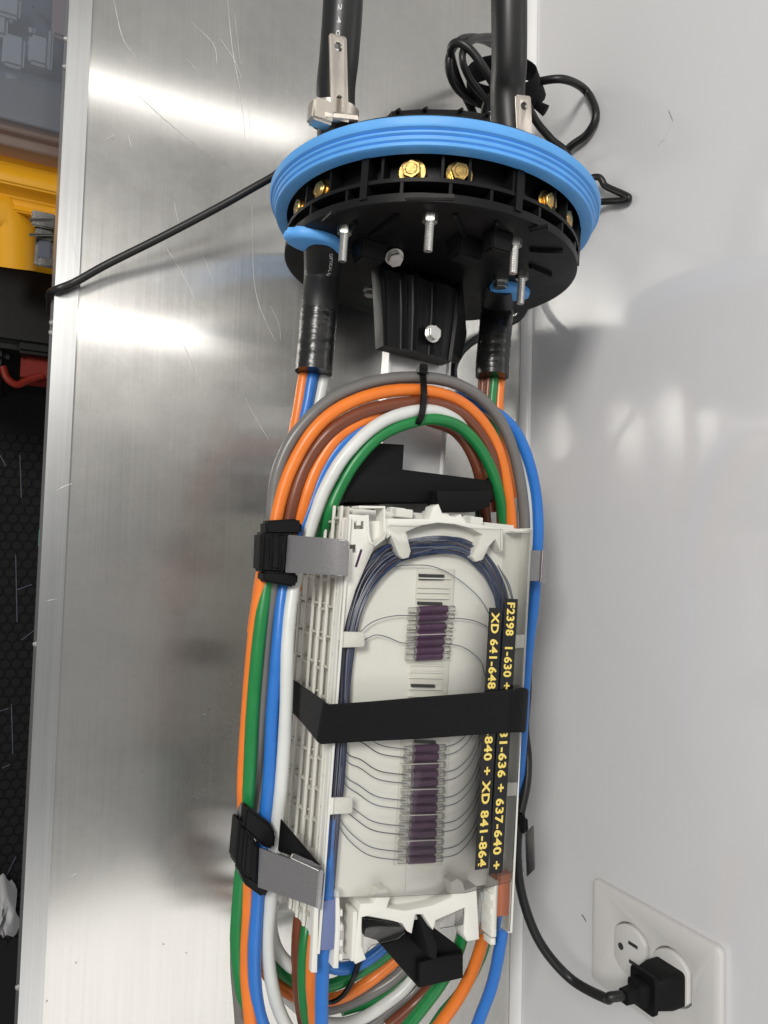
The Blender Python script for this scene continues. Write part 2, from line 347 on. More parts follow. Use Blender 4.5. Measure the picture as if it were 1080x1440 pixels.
# partition ribs of the drum, each a fin between rim and flange
def fin(a, r0, r1, v0, v1, t, name='rib', m='black', par=clo):
    A = math.radians(a); n = V(G(1, A, 0)-G(0, A, 0)); b = Uy.cross(n).normalized()*t; mb = MB()
    lo = [G(r0, A, v0), G(r1, A, v0), G(r1, A, v1), G(r0, A, v1)]
    mb.prism([p-b for p in lo], [p+b for p in lo]); return mb.build(name, m, par, False)
for a in (8, 22, 38, 44, 63, 72, 88, 92, 108, 117, 137, 143, 158, 172): fin(a, .084, .0970, VF+.0145, .212, .0008)
for a in (12, 30, 50, 66, 80, 90, 100, 114, 130, 150, 168): fin(a, .085, .0970, VF+.005, VF+.013, .0009, 'spacer')
for a in (90.0, 143, 40): fin(a, .085, .0985, VF+.004, .212, .0022, 'lug')
# brass hex bolts round the drum
def bolt_at(x, y, v, r, m='brass', s=.0052):
    best = min(range(0, 3600), key=lambda k: (proj2(G(r, math.radians(k/10), v))-V((x, y))).length if math.sin(math.radians(k/10)) > -.1 else 1e9)
    A = math.radians(best/10); n = (G(1, A, 0)-G(0, A, 0)).normalized(); c = G(r, A, v)
    w_ = MB(); cyl(w_, c, n, s*1.3, .0012, 24); b = w_.build('bolt', m, clo, True, .0003, 1)
    mb = MB(); q = random.uniform(-.6, .6); hexagon(mb, c+n*.0012, n, s*.93, .0036, Uy+Uy.cross(n)*q); h = mb.build('hex_head', m, b, True, .0004, 1)
    mb = MB(); cyl(mb, c+n*.0046, n, s*.62, .0006, 18, s*.5); mb.build('head_mark', m, b, True)
    return b
def proj2(p):
    d = V(p)-CAM; c = V((right.dot(d), down.dot(d), fwd.dot(d))); return V((540+F*c.x/c.z, 720+F*c.y/c.z))
for x, y in ((580, 240), (646, 242), (450, 258), (771, 280), (412, 282), (802, 302)): bolt_at(x, y, VF+.0205, .0915, s=.0060)
# face details: radial ribs, pads, ports
def onface(x, y, v=VF):
    d = ray(x, y); t = (O+Uy*v-CAM).dot(Uy)/d.dot(Uy); return CAM+d*t
mb = MB()
def facebar(p, q, wd, hgt, name='face_rib'):
    a, b = onface(*p), onface(*q); t = (b-a).normalized(); s = Uy.cross(t).normalized()*wd; e = Uy*.0005
    lo = [a-s+e, b-s+e, b+s+e, a+s+e]; return MB().prism(lo, [k-Uy*hgt for k in lo]).build(name, 'black', clo, True, .0006)
for p, q in (((500, 310), (485, 335)), ((560, 300), (520, 330)), ((640, 300), (660, 345)), ((745, 322), (772, 316)), ((745, 350), (792, 352)), ((745, 372), (775, 385)), ((700, 310), (690, 335)), ((455, 310), (470, 296)), ((570, 275), (640, 275))):
    facebar(p, q, .0014, .003)
for x, y, sx, sz in ((520, 345, .010, .008), (655, 340, .010, .008), (700, 330, .008, .006)):
    c = onface(x, y); lo = [c+Ux*a*sx+Uz*b*sz+Uy*.0005 for a, b in ((-1, -1), (1, -1), (1, 1), (-1, 1))]
    MB().prism(lo, [c+(p-c)*.8-Uy*.012 for p in lo]).build('boss', 'black', clo, True, .001)
def stud(x, y, ln=.017, nutr=.0046):
    c = onface(x, y); n = MB(); hexagon(n, c+Uy*.001, -Uy, nutr, .0055, Uz); b = n.build('stud', 'zinc', clo, True, .0004)
    mb = MB(); prof = []; k = 16; pts = []; rs = []
    for i in range(k*2): pts.append(c-Uy*(.0045+ln*i/(k*2))); rs.append(.0022 if i % 2 else .0026)
    mb.tube(pts, rs, 12); mb.build('thread', 'zinc', b, True, 0, 2, 20)
for x, y in ((485, 320), (605, 303), (724, 337), (734, 384)): stud(x, y)
def hexbolt(c, ax, r, par, m='zinc', h=.004):
    w_ = MB(); cyl(w_, c, ax, r*1.2, .0012, 20); b = w_.build('bolt', m, par, True)
    mb = MB(); hexagon(mb, V(c)+V(ax).normalized()*.0011, ax, r, h, Uy if abs(V(ax).normalized().dot(Uy)) < .9 else Uz); mb.build('hex_head', m, b, True, .0004)
hexbolt(onface(704, 395), -Uy, .0048, clo); hexbolt(onface(521, 407), -Uy, .0045, clo)
# blue gel seals round the two cable ports
PL = onface(452, 338); PR = onface(706, 402)
for c, rx, rz in ((PL-Ux*.004, .0185, .0125), (PR+Ux*.007, .0145, .0105)):
    mb = MB(); n = 28; ring = []
    for j, (k, dv) in enumerate(((1.0, .001), (1.05, -.002), (1.0, -.0045), (.8, -.0055), (.4, -.0055))):
        ring.append([c+Ux*rx*k*math.cos(2*pi*i/n)*(1+.06*math.sin(3*i))+Uz*rz*k*math.sin(2*pi*i/n)+Uy*dv for i in range(n)])
    vs = [p for r_ in ring for p in r_]; fs = [(j*n+i, j*n+(i+1) % n, (j+1)*n+(i+1) % n, (j+1)*n+i) for j in range(4) for i in range(n)]+[tuple(4*n+i for i in range(n))]
    mb.add(vs, fs).build('gel_seal', 'blue_seal', clo, True, 0, 2, 70)
# bracket housing: fluted tapering black casting that carries the bar
bh = []; zb = .118
for xl, xr, y, dz in ((531, 653, 366, -.012), (535, 651, 392, 0), (538, 648, 440, 0), (541, 641, 496, -.001)):
    a, b = loc2(px(xl, y, zb)), loc2(px(xr, y, zb)); v = (a.y+b.y)/2; row = []; N = 96
    if y == 366: v = VF+.001
    for i in range(N+1):
        t = i/N; fl = sum(.0034*math.exp(-((t-c_)/.022)**2) for c_ in (.02, .27, .40, .66, .97))+.0012*math.cos(t*pi*5); row.append(Lc(a.x+(b.x-a.x)*t, v, zb+dz-.005*abs(2*t-1)**6+fl))
    row += [Lc(b.x, v, .100), Lc(a.x, v, .104)]; bh.append(row); U0 = (a.x+b.x)/2
n = len(bh[0]); mb = MB(); mb.add([p for r_ in bh for p in r_], [(j*n+i, j*n+(i+1) % n, (j+1)*n+(i+1) % n, (j+1)*n+i) for j in range(3) for i in range(n)]+[tuple(range(n)), tuple(3*n+i for i in range(n))])
hous = mb.build('bracket_housing', 'black', clo, True, 0, 2, 32)
a, b, c, d = px(650, 380, .112), px(655, 470, .10), px(648, 508, .09), px(636, 492, .112)
P = [a, b, c, d]; MB().prism([p-Uz*.012 for p in P], P).build('side_web', 'black', clo, True, .0008)
c = px(607, 470, .1205); hexbolt(c, Uz, .0048, clo)
c = px(554, 360, .128); hexbolt(c, -Uy*.8+Uz*.6, .0050, clo, h=.0045)
# white channel bar to the tray holder
a = loc2(px(549, 505, .10)); b = loc2(px(634, 505, .10))
lbox(a.x, b.x, -.2, .125, .094, .0985).build('channel_bar', 'bar_white', clo, True, .0006)
lbox(a.x-.0008, a.x+.0018, -.2, .125, .088, .100).build('channel_flange', 'bar_white', clo, True, .0006)
lbox(b.x-.0018, b.x+.0008, -.2, .125, .088, .100).build('channel_flange', 'bar_white', clo, True, .0006)
# black tray holder above the stack
def pbar(pts, z0, z1, name, m='black_matte', par=clo, bev=.0008): return ppoly(name, pts, z0, z1, m, par, bevel=bev)
pbar([(483, 668), (515, 622), (569, 625), (567, 660), (694, 676), (694, 704), (485, 706)], .112, .124, 'tray_holder', bev=.001)
pbar([(483, 690), (694, 672), (694, 706), (485, 708)], .07, .114, 'holder_plate')
pbar([(614, 690), (690, 690), (690, 712), (668, 720), (618, 720)], .12, .134, 'holder_latch')
# hooked black end of the holder under the bottom rim
pbar([(536, 1328), (574, 1312), (606, 1303), (651, 1337), (652, 1376), (590, 1390)], .114, .127, 'holder_hook', bev=.0012)
pbar([(588, 1288), (599, 1284), (616, 1333), (614, 1350), (604, 1347)], .126, .148, 'hook_finger', bev=.0012)
pbar([(590, 1354), (617, 1346), (652, 1341), (652, 1375), (590, 1389)], .126, .1315, 'hook_block', bev=.0012)
pbar([(512, 1292), (568, 1302), (576, 1312), (540, 1326), (514, 1318)], .118, .124, 'hook_web', bev=.0008)

# ------------------------------------------------------------------ trays
ZT = .155; TH = .0111; NT = 7
names = ['topmost white splice tray with clear cover, purple splices and two black labels with yellow lettering',
         'second splice tray from the top, cream edge just under the covered top tray', 'third splice tray from the top, cream ribbed edge in the stack',
         'fourth splice tray from the top, cream ribbed edge in the stack', 'fifth splice tray from the top, cream ribbed edge in the stack',
         'sixth splice tray from the top, cream edge close to the white tube',
         'lowest splice tray, mostly hidden behind the coloured tubes and black bracket']
UL, UR = -.0660, .0640
VT, VB = .000, -.2365
trays = []
for k in range(NT):
    z1 = ZT-.0128-TH*(k-1) if k else ZT; z0 = z1-TH+.0005 if k else ZT-.0124
    t = thing('splice_tray', Lc(0, VB/2, z0), names[k], 'splice tray', 'splice trays stacked in the closure'); trays.append(t)
    vt = VT+(.0045 if k else -.002)+.0006*k; vb = VB-.004 if k == 0 else VB
    # long side seen from the left: recessed wall, lip above, foot below, ribs between
    lbox(UL+.0046, UL+.0060, vb, vt, z0, z1-.0012 if k else z1-.0100).build('side_wall', 'cream_shaded', t, False)
    lbox(UL, UL+(.0016 if k else .0013), vb, vt, z1-.0020, z1).build('side_lip', 'cream', t, True, .0003)
    if k == 0: lbox(UL+.0002, UL+.0060, vb+.014, vt, ZT-.0108, ZT-.0096).build('side_ledge', 'cream', t, True, .0002)
    rb = None; n = 14
    for i in range(n):
        v = vb+.006+(vt-vb-.012)*(i+.15*(k % 2))/(n-1+.2)
        if rb is None:
            rb = lbox(UL+.0003, UL+.0048, v-.0006, v+.0006, z0+.0002, z1-(.0021 if k else .0106)).build('side_rib', 'cream_shaded', t, False); v_0 = v
        else:
            o = rb.copy(); C.objects.link(o); o.location = Uy*(v-v_0)
    if k:
        lbox(UL+.006, UR, vb+.006, vt, z0+.001, z0+.003).build('tray_floor', 'cream', t, False)
        lbox(UR-.002, UR, vb+.006, vt-.004, z0, z1-.001).build('far_wall', 'cream_shaded', t, False)
        # end tabs at the top and the comb at the bottom end
        for u0, u1 in ((-.030, -.016), (-.004, .010), (.024, .036)):
            lbox(u0+.0015*(k % 3), u1-.001*(k % 2), vt-.003, vt+.0015+.0008*(k % 3), z0+.0028, z1-.0016).build('end_tab', 'cream', t, True, .0004)
        for u0 in (-.062, -.05, -.040, .036, .048, .060):
            lbox(u0-.0012, u0+.0012, vb-.002, vb+.012, z0, z1-.001).build('comb_tooth', 'cream', t, True, .0003)
top = trays[0]; ZF = ZT-.0092
# floor, cut away at the far end between the comb ports
ppoly('tray_floor', [(497, 735), (548, 731), (700, 741), (745, 745), (720, 1240), (672, 1246), (650, 1258), (612, 1290), (566, 1296), (512, 1284), (500, 1262), (462, 1262), (476, 870)], ZF-.0014, ZF, 'cream', top)
ppoly('top_rim', [(545, 729), (604, 730), (610, 712), (617, 709), (622, 722), (640, 727), (648, 723), (655, 735), (704, 742), (704, 776), (697, 758), (688, 768), (679, 787), (670, 790), (664, 783), (679, 752), (662, 743), (640, 737), (616, 735), (592, 739), (571, 748), (578, 775), (575, 784), (567, 786), (561, 781), (550, 753), (545, 757)], ZF-.001, ZT-.0004, 'cream', top)
ppoly('bottom_rim', [(507, 1271), (526, 1270), (534, 1252), (543, 1249), (550, 1257), (544, 1277), (570, 1281), (607, 1274), (637, 1261), (634, 1241), (643, 1235), (651, 1241), (654, 1252), (670, 1246), (674, 1321), (657, 1324), (652, 1313), (655, 1276), (613, 1294), (609, 1308), (603, 1299), (595, 1286), (584, 1286), (579, 1313), (573, 1310), (566, 1299), (545, 1293), (518, 1288), (509, 1290), (508, 1329), (515, 1349), (500, 1356), (498, 1346), (504, 1290)], ZF-.002, ZT-.0004, 'cream', top)
hl = lambda cx, cy: [(cx-9, cy-10), (cx-3, cy-10), (cx-3, cy-2), (cx+5, cy-2), (cx+5, cy-10), (cx+10, cy-10), (cx+10, cy+4), (cx+7, cy+4), (cx+7, cy+2), (cx-5, cy+2), (cx-5, cy+7), (cx-9, cy+7)]
ppoly('side_flange', [(491, 723), (517, 725), (518, 757), (527, 768), (515, 795), (500, 830), (488, 870), (481, 900), (478, 900), (484, 840)], ZT-.0042, ZT-.0022, 'cream', top, [[(498, 733), (502, 733), (502, 739), (508, 739), (508, 733), (512, 733), (512, 744), (498, 744)], [(492, 766), (501, 766), (501, 777), (496, 777), (496, 772), (492, 772)]])
ppoly('slot_pin', [(507, 772), (510, 773), (502, 798), (499, 797)], ZT-.0023, ZT-.0020, 'purple', top)
# looped clip at the upper left corner
def wallstrip(pts, wd, z0, z1, name, m, par):
    P = [px(x, y, z1) for x, y in pts]; L_ = []; R_ = []; n = len(P)
    for i, p in enumerate(P):
        t = (P[min(i+1, n-1)]-P[max(i-1, 0)]).normalized(); s_ = V((-t.y, t.x, 0))*wd/2; L_.append(p+s_); R_.append(p-s_)
    mb = MB(); vs = []
    for a_, b_ in zip(L_, R_): vs += [a_, b_, b_-Uz*(z1-z0), a_-Uz*(z1-z0)]
    fs = [(4*i+j, 4*i+(j+1) % 4, 4*i+4+(j+1) % 4, 4*i+4+j) for i in range(n-1) for j in range(4)]+[(0, 1, 2, 3), (4*n-4, 4*n-3, 4*n-2, 4*n-1)]
    return mb.add(vs, fs).build(name, m, par, True, .0002, 1)
wallstrip([(517, 724), (518, 750), (521, 762), (527, 767), (540, 757), (543, 748)], .0017, ZT-.011, ZT-.001, 'corner_clip', 'cream', top)
wallstrip([(505, 713), (541, 713), (541, 752)], .0016, ZT-.0135, ZT-.003, 'corner_clip', 'cream', top)
wallstrip([(490, 730), (477, 880), (453, 1240)], .0012, ZF, ZT-.0050, 'tray_wall', 'cream', top)
wallstrip([(747, 743), (732, 1030), (719, 1312)], .0018, ZT-.0120, ZT, 'tray_wall', 'cream', top)
wallstrip([(706, 742), (707, 775)], .0014, ZF, ZT, 'tray_wall', 'cream', top)
wallstrip([(722, 748), (745, 748)], .0012, ZF, ZT, 'tray_wall', 'cream', top)
# fingers over the fibre
for pts in ([(480, 888), (511, 889), (513, 893), (513, 907), (510, 910), (478, 911)], [(463, 1122), (493, 1121), (496, 1125), (496, 1141), (493, 1144), (462, 1146)], [(725, 893), (738, 892), (737, 911), (724, 912)], [(713, 1101), (729, 1100), (727, 1119), (712, 1120)]):
    ppoly('finger_tab', pts, ZT-.0016, ZT-.0002, 'cream', top)
# comb ports at the near end
for pts in ([(473, 1256), (477, 1252), (479, 1300), (476, 1362), (469, 1362), (472, 1310)], [(697, 1238), (701, 1238), (698, 1318), (691, 1318), (692, 1290)], [(497, 1282), (503, 1282), (500, 1352), (494, 1352)], [(443, 1262), (449, 1262), (446, 1368), (438, 1368)], [(718, 1236), (721, 1236), (718, 1312), (715, 1312)]):
    ppoly('port_wall', pts, ZF-.003 if pts[0][0] > 450 else ZT-.005, ZT-.0006, 'cream', top)
for y in (1280, 1300, 1322, 1342): ppoly('port_tooth', [(477, y), (482, y), (482, y+9), (477, y+9)], ZF, ZT-.0014, 'cream', top); ppoly('port_tooth', [(690, y-22), (697, y-22), (697, y-13), (690, y-13)], ZF, ZT-.0014, 'cream', top)
ppoly('port_floor', [(476, 1262), (500, 1262), (496, 1350), (472, 1352)], ZF-.004, ZF-.002, 'clear_comb', top)
ppoly('port_floor', [(674, 1244), (698, 1240), (694, 1312), (673, 1314)], ZF-.004, ZF-.002, 'clear_comb', top)
for (x, y) in ((484, 1283), (484, 1320), (676, 1254), (676, 1285)): ppoly('port_slot', [(x, y), (x+6, y), (x+6, y+12), (x, y+12)], ZF-.0021, ZF-.0012, 'grey_part', top)
g = ppoly('blue_grommet', [(449, 1268), (472, 1264), (474, 1290), (472, 1336), (446, 1338)], ZT-.009, ZT-.0015, 'grommet_blue', top, bevel=.001); g['label'] = 'flat blue grommet holding the blue tube'
g = ppoly('orange_grommet', [(699, 1232), (719, 1228), (717, 1288), (697, 1290)], ZT-.009, ZT-.0015, 'grommet_orange', top, bevel=.001); g['label'] = 'flat orange grommet holding a tube'
# splice holder: clear combs and purple sleeves
def rectp(x0, x1, y0, y1, sl=0): return [(x0, y0), (x1, y0+sl), (x1-(y1-y0)*.06, y1+sl), (x0-(y1-y0)*.06, y1)]
ppoly('splice_holder', rectp(588, 640, 800, 1002), ZF, ZF+.0016, 'comb', top)
ppoly('splice_holder', rectp(566, 634, 1036, 1218), ZF, ZF+.0016, 'comb', top)
ppoly('holder_pad', [(572, 1215), (616, 1215), (612, 1248), (570, 1254)], ZF, ZF+.0008, 'cream', top)
for y in (812, 825, 832, 840, 934, 944, 952, 968, 978, 990):
    x = 588-(y-812)*.08; ppoly('comb_ridge', [(x, y), (x+46, y+1), (x+46, y+3), (x, y+2)], ZF+.0016, ZF+.0030, 'cream', top)
for x0, x1, y in ((590, 625, 807), (590, 625, 814), (588, 622, 846), (579, 612, 962), (584, 613, 1041)):
    ppoly('comb_gap', [(x0, y), (x1, y+1), (x1, y+(5 if y != 814 else 1.5)), (x0, y+(4 if y != 814 else 1.2))], ZF+.0017, ZF+.0032, 'ink', top, bevel=.0001)
SLV = []
for i, y in enumerate((857, 868, 881, 892, 903, 914, 923)):
    SLV.append((588-i*.8, 629-i*1.3, y, i))
for i in range(14): SLV.append((582-i*.7, 616-i*.35, 1052+i*12.0, 20+i))
for x0, x1, y, i in SLV:
    a, b = px(x0, y+1.2, ZF+.0042), px(x1, y-.6, ZF+.0042)
    mb = MB(); mb.tube([a, a+(b-a)*.03, a+(b-a)*.97, b], [.0018, .0024, .0024, .0016], 10); s_ = mb.build('splice_sleeve', 'purple', top, True)
    d = (b-a).normalized(); ext = .0062
    mb = MB(); mb.tube([a-d*ext, a], .0020, 10); mb.tube([b, b+d*ext*.8], .0020, 10); mb.build('clear_sleeve', 'clear_comb', s_, True)
for y in (892, 1074, 1110, 1146, 1182): ppoly('comb_ridge', [(578 if y < 1000 else 567, y+1), (628 if y < 1000 else 620, y-1), (628 if y < 1000 else 620, y), (578 if y < 1000 else 567, y+2)], ZF+.003, ZF+.0068, 'comb', top, bevel=.0002)
for i, s_ in enumerate((22, 21, 20, 19, 18, 17, 16, 15, 14, 13, 12, 11, 10, 9)):
    p0 = px(572.5-i*.45, 1046.5+i*12.0, ZF+.0072)
    text('numeral', str(s_), .0034, lambda x, y, p0=p0: p0+V((x, y, 0)), 'print_white', top)
# fibres: bundle up the left side and over the arch
def fib(pts, z, m='fiber_gray', r=.00030, nm='fiber', par=None, n=6):
    P = spline([px(x, y, zz) for (x, y), zz in zip(pts, z if isinstance(z, list) else [z]*len(pts))], n)
    return MB().tube(P, r, 5).build(nm, m, par or top, True)
for i in range(46):
    q = random.gauss(0, 1); q = max(-1.7, min(1.7, q)); zz = ZF+.0012+random.random()*.004; j = lambda s_=1.0: random.gauss(0, 1.0)*s_
    w1 = 5.5; 
    pts = [(462+q*4, 1262+j()), (468+q*4+j(), 1180), (474+q*5+j(), 1100), (480+q*w1+j(), 1000), (486+q*w1+j(), 920), (496+q*w1*1.2+j(), 860), (515+q*w1*1.4+j(2), 812+q*4), (543+q*7+j(2), 780+q*8), (578+q*3, 767+q*9+j(2)), (615, 763+q*9+j(2)), (650-q*2, 768+q*7+j()), (680-q*5, 788+q*6+j()), (700-q*6+j(), 820+q*3), (709-q*6+j(), 860), (711-q*5+j(), 930), (706-q*5, 1010), (700-q*5, 1100), (699-q*3, 1210)]
    if i % 3 == 0: pts = pts[:random.randint(8, 13)]
    fib(pts, zz, random.choice(['fiber_blue', 'fiber_blue', 'fiber_blue', 'fiber_violet', 'fiber_gray']), .00045)
fib([(482, 875), (488, 840), (505, 805), (530, 778), (560, 768)], ZF+.004)
fib([(540, 800), (570, 795), (610, 797), (645, 815), (675, 842), (690, 870), (694, 900)], ZF+.004)
fib([(700, 795), (712, 818), (720, 845), (722, 880)], ZF+.004, r=.0004); fib([(703, 800), (716, 822), (723, 850)], ZF+.004, r=.0004)
fib([(505, 890), (525, 874), (555, 866), (588, 866)], ZF+.004); fib([(512, 900), (528, 893), (545, 896), (565, 904), (586, 903)], ZF+.004)
fib([(628, 869), (650, 870), (670, 874), (690, 884)], ZF+.004); fib([(625, 905), (645, 908), (660, 915), (676, 930), (682, 950)], ZF+.004)
L2 = [(x0, y) for x0, x1, y, i in SLV if i >= 20]
for i, (x0, y) in enumerate(L2):
    sy = 1000+i*11; sx = 484-(sy-1000)*.09
    if i % 3 == 2 and i < 12: continue
    fib([(sx, sy), (sx+8, sy+28-i*.4), (sx+26, y-20), (sx+52, y-4), (x0-6, y+2)], ZF+.004, random.choice(['fiber_gray', 'fiber_gray', 'fiber_violet']), .00030)
    fib([(620-i*.4, y-1), (640, y-6), (655, y-18), (667, y-36), (676, y-60)], ZF+.004, 'fiber_gray', .00030)
# clear cover: thin sheet resting on the rim, with a folded edge on the right
ppoly('cover', [(519, 772), (548, 738), (706, 744), (748, 744), (733, 1030), (719, 1240), (654, 1256), (540, 1262), (500, 1262), (462, 1262), (484, 880)], ZT+.0002, ZT+.0010, 'clear', top, bevel=.0001)
ppoly('cover_edge', [(708, 744), (746, 745), (717, 1310), (698, 1308)], ZT+.0012, ZT+.0018, 'clear', top, bevel=.0001)
ppoly('cover_tab', [(510, 1292), (545, 1296), (566, 1302), (570, 1312), (560, 1320), (522, 1330), (512, 1345)], ZT-.0022, ZT-.0014, 'clear', top, bevel=.0001)
ppoly('cover_tab', [(612, 1296), (652, 1276), (654, 1300), (620, 1306)], ZT-.0022, ZT-.0014, 'clear', top, bevel=.0001)
# label tapes with lettering that reads down the tray
def label_tape(q0, q1, wpx, items, nm):
    z = ZT+.0024; A_, B_ = px(*q0, z), px(*q1, z); t = (B_-A_).normalized(); s_ = V((-t.y, t.x, 0))     # s_ points right of reading direction's up
    if s_.x < 0: s_ = -s_
    wd = (px(q0[0]+wpx, q0[1], z)-px(*q0, z)).length
    mb = MB(); n = 24
    lo = []
    vs = []
    for i in range(n+1):
        p = A_+(B_-A_)*i/n; vs += [p-s_*wd/2, p+s_*wd/2]
    mb.add([v for v in vs]+[v+Uz*.00025 for v in vs], [(2*i, 2*i+1, 2*i+3, 2*i+2) for i in range(n)]+[(2*n+2+2*i, 2*n+3+2*i, 2*n+5+2*i, 2*n+4+2*i) for i in range(n)])
    tape = mb.build('label_tape', 'label_black', top, False); tape['label'] = nm
    full = (B_-A_).length
    for txt, f0, f1 in items:
        st = A_+(B_-A_)*f0
        text('lettering', txt, wd*.80, lambda x, y, st=st: st+t*x+s_*(y-wd*.29)+Uz*.0005, 'label_yellow', tape, .00026, (f1-f0)*full)
label_tape((719, 842), (697, 1228), 18, [('F2398  1-630 +', .012, .335), ('631-636 + 637-640 +', .455, .985)], 'right black label tape with yellow numbers reading F2398')
label_tape((697, 855), (677, 1222), 18, [('XD 641-648', .02, .315), ('-840 + XD 841-864', .475, .99)], 'left black label tape with yellow lettering starting XD')

# ------------------------------------------------------------------ coloured tubes
def tube(label, col, pts, r=.0039, n=9):
    P = spline([px(x+random.uniform(-.8, .8), y, z+random.uniform(-.0005, .0005)) for x, y, z in pts], n); mb = MB().tube(P, [r*random.uniform(.985, 1.015) for _ in P], 16)
    o = mb.build('buffer_tube', 'tube_'+col, None, True); return tag(o, label, 'buffer tube', 'coloured buffer tubes looped round the trays')
zA = .122
tube('gray buffer tube forming the outermost turn of the arch', 'gray', [(340, 1440, .10), (333, 1330, .095), (345, 1200, .105), (360, 1080, .112), (368, 1000, .115), (375, 900, .117), (383, 830, .118), (384, 770, .118), (384, 710, .118), (394, 655, .12), (420, 605, .124), (468, 560, .128), (530, 536, .130), (592, 531, .130), (640, 539, .129), (680, 563, .127), (710, 602, .124), (728, 655, .121), (736, 720, .118), (738, 790, .108), (732, 860, .10)])
tube('orange buffer tube just inside the gray outermost turn of the arch', 'orange', [(352, 1440, .108), (346, 1350, .105), (349, 1260, .11), (345, 1170, .112), (343, 1100, .112), (348, 1000, .113), (356, 900, .115), (367, 830, .117), (381, 770, .12), (394, 705, .122), (411, 655, .125), (442, 605, .13), (482, 572, .133), (536, 552, .135), (592, 549, .135), (640, 561, .133), (676, 590, .13), (700, 632, .126), (714, 690, .122), (719, 750, .115), (718, 820, .105)])
tube('brown buffer tube between the two orange ones across the top of the arch', 'brown', [(400, 840, .112), (398, 780, .117), (411, 705, .122), (431, 652, .125), (462, 609, .13), (504, 582, .133), (552, 569, .135), (602, 566, .135), (641, 577, .132), (670, 602, .129), (692, 642, .125), (705, 700, .118), (707, 770, .105)])
tube('short orange buffer tube inside the brown turn on the left flank of the arch', 'orange', [(415, 830, .112), (412, 770, .116), (428, 705, .122), (446, 655, .125), (476, 613, .129), (516, 589, .13), (562, 578, .128), (610, 582, .122), (650, 606, .115), (672, 650, .108), (684, 720, .10)])
tube('blue buffer tube beside the white arch tube, running down the left side', 'blue', [(385, 1480, .108), (364, 1420, .108), (357, 1350, .11), (362, 1262, .114), (369, 1180, .117), (378, 1100, .12), (384, 1000, .122), (391, 900, .122), (398, 830, .120), (410, 775, .117), (436, 716, .121), (455, 664, .124), (482, 624, .128), (522, 598, .13), (564, 586, .127), (610, 588, .12)])
tube('white buffer tube from the arch down the left side next to the trays', 'white', [(425, 1480, .105), (397, 1432, .105), (382, 1385, .107), (377, 1325, .11), (381, 1258, .115), (388, 1175, .12), (396, 1100, .125), (402, 1000, .127), (405, 900, .126), (412, 830, .124), (426, 775, .121), (444, 720, .124), (458, 684, .127), (484, 642, .131), (522, 603, .135), (562, 583, .137), (606, 577, .136), (640, 590, .131), (660, 612, .122)])
tube('green buffer tube forming the innermost turn of the arch', 'green', [(446, 775, .104), (452, 752, .112), (462, 722, .122), (476, 690, .125), (501, 647, .129), (536, 612, .133), (577, 594, .136), (612, 589, .136), (647, 601, .133), (676, 631, .129), (695, 672, .124), (706, 722, .115), (708, 780, .102)])
tube('blue buffer tube bowing out along the wall side of the trays', 'blue', [(640, 556, .115), (690, 576, .118), (722, 602, .12), (742, 642, .121), (753, 690, .12), (757, 740, .119), (754, 800, .116), (750, 850, .114), (744, 905, .112), (738, 965, .110), (734, 1030, .108), (728, 1120, .105)])
tube('white buffer tube squeezed between the gray and blue tubes on the wall side', 'white', [(640, 545, .112), (690, 578, .114), (720, 622, .115), (738, 680, .115), (745, 735, .113), (744, 800, .110), (738, 880, .108)])
tube('dark brown buffer tube at the inner right of the arch under the green one', 'brown', [(600, 590, .125), (640, 606, .122), (664, 640, .118), (678, 685, .112), (684, 740, .104)])
tube('green buffer tube standing behind the black tray latch', 'green', [(686, 620, .09), (678, 680, .092), (675, 720, .094), (675, 780, .094)], .0034)
tube('orange buffer tube leaving the taped left cable', 'orange', [(434, 505, .092), (427, 535, .093), (421, 575, .094), (411, 620, .096), (396, 680, .10), (380, 745, .104), (368, 810, .106), (356, 890, .105)])
tube('blue buffer tube leaving the taped left cable', 'blue', [(446, 505, .096), (438, 535, .096), (432, 572, .096), (420, 615, .098), (402, 680, .102), (390, 745, .106), (386, 830, .108)])
tube('white buffer tube leaving the taped left cable', 'white', [(458, 505, .096), (454, 535, .096), (448, 570, .096), (436, 612, .098), (414, 680, .10), (402, 745, .104)])
tube('brown buffer tube leaving the taped right cable', 'brown', [(682, 505, .09), (679, 540, .09), (678, 585, .092), (684, 640, .094), (690, 720, .094)], .0036)
tube('rusty brown buffer tube leaving the taped right cable beside the green one', 'brown', [(690, 505, .095), (686, 540, .095), (685, 585, .095), (692, 640, .096), (698, 720, .096)], .0034)
tube('green buffer tube leaving the taped right cable', 'green', [(698, 505, .097), (694, 540, .097), (692, 585, .097), (702, 640, .098), (712, 720, .098)], .0036)
tube('orange buffer tube leaving the taped right cable', 'orange', [(707, 505, .096), (703, 540, .096), (701, 585, .096), (708, 630, .098), (722, 700, .098)], .0038)
tube('green buffer tube at the far left of the side bundle', 'green', [(365, 1480, .10), (343, 1410, .10), (333, 1335, .103), (336, 1262, .108), (344, 1180, .112), (350, 1100, .116), (356, 1000, .118), (364, 900, .119), (374, 830, .119), (388, 760, .116), (398, 700, .11)])
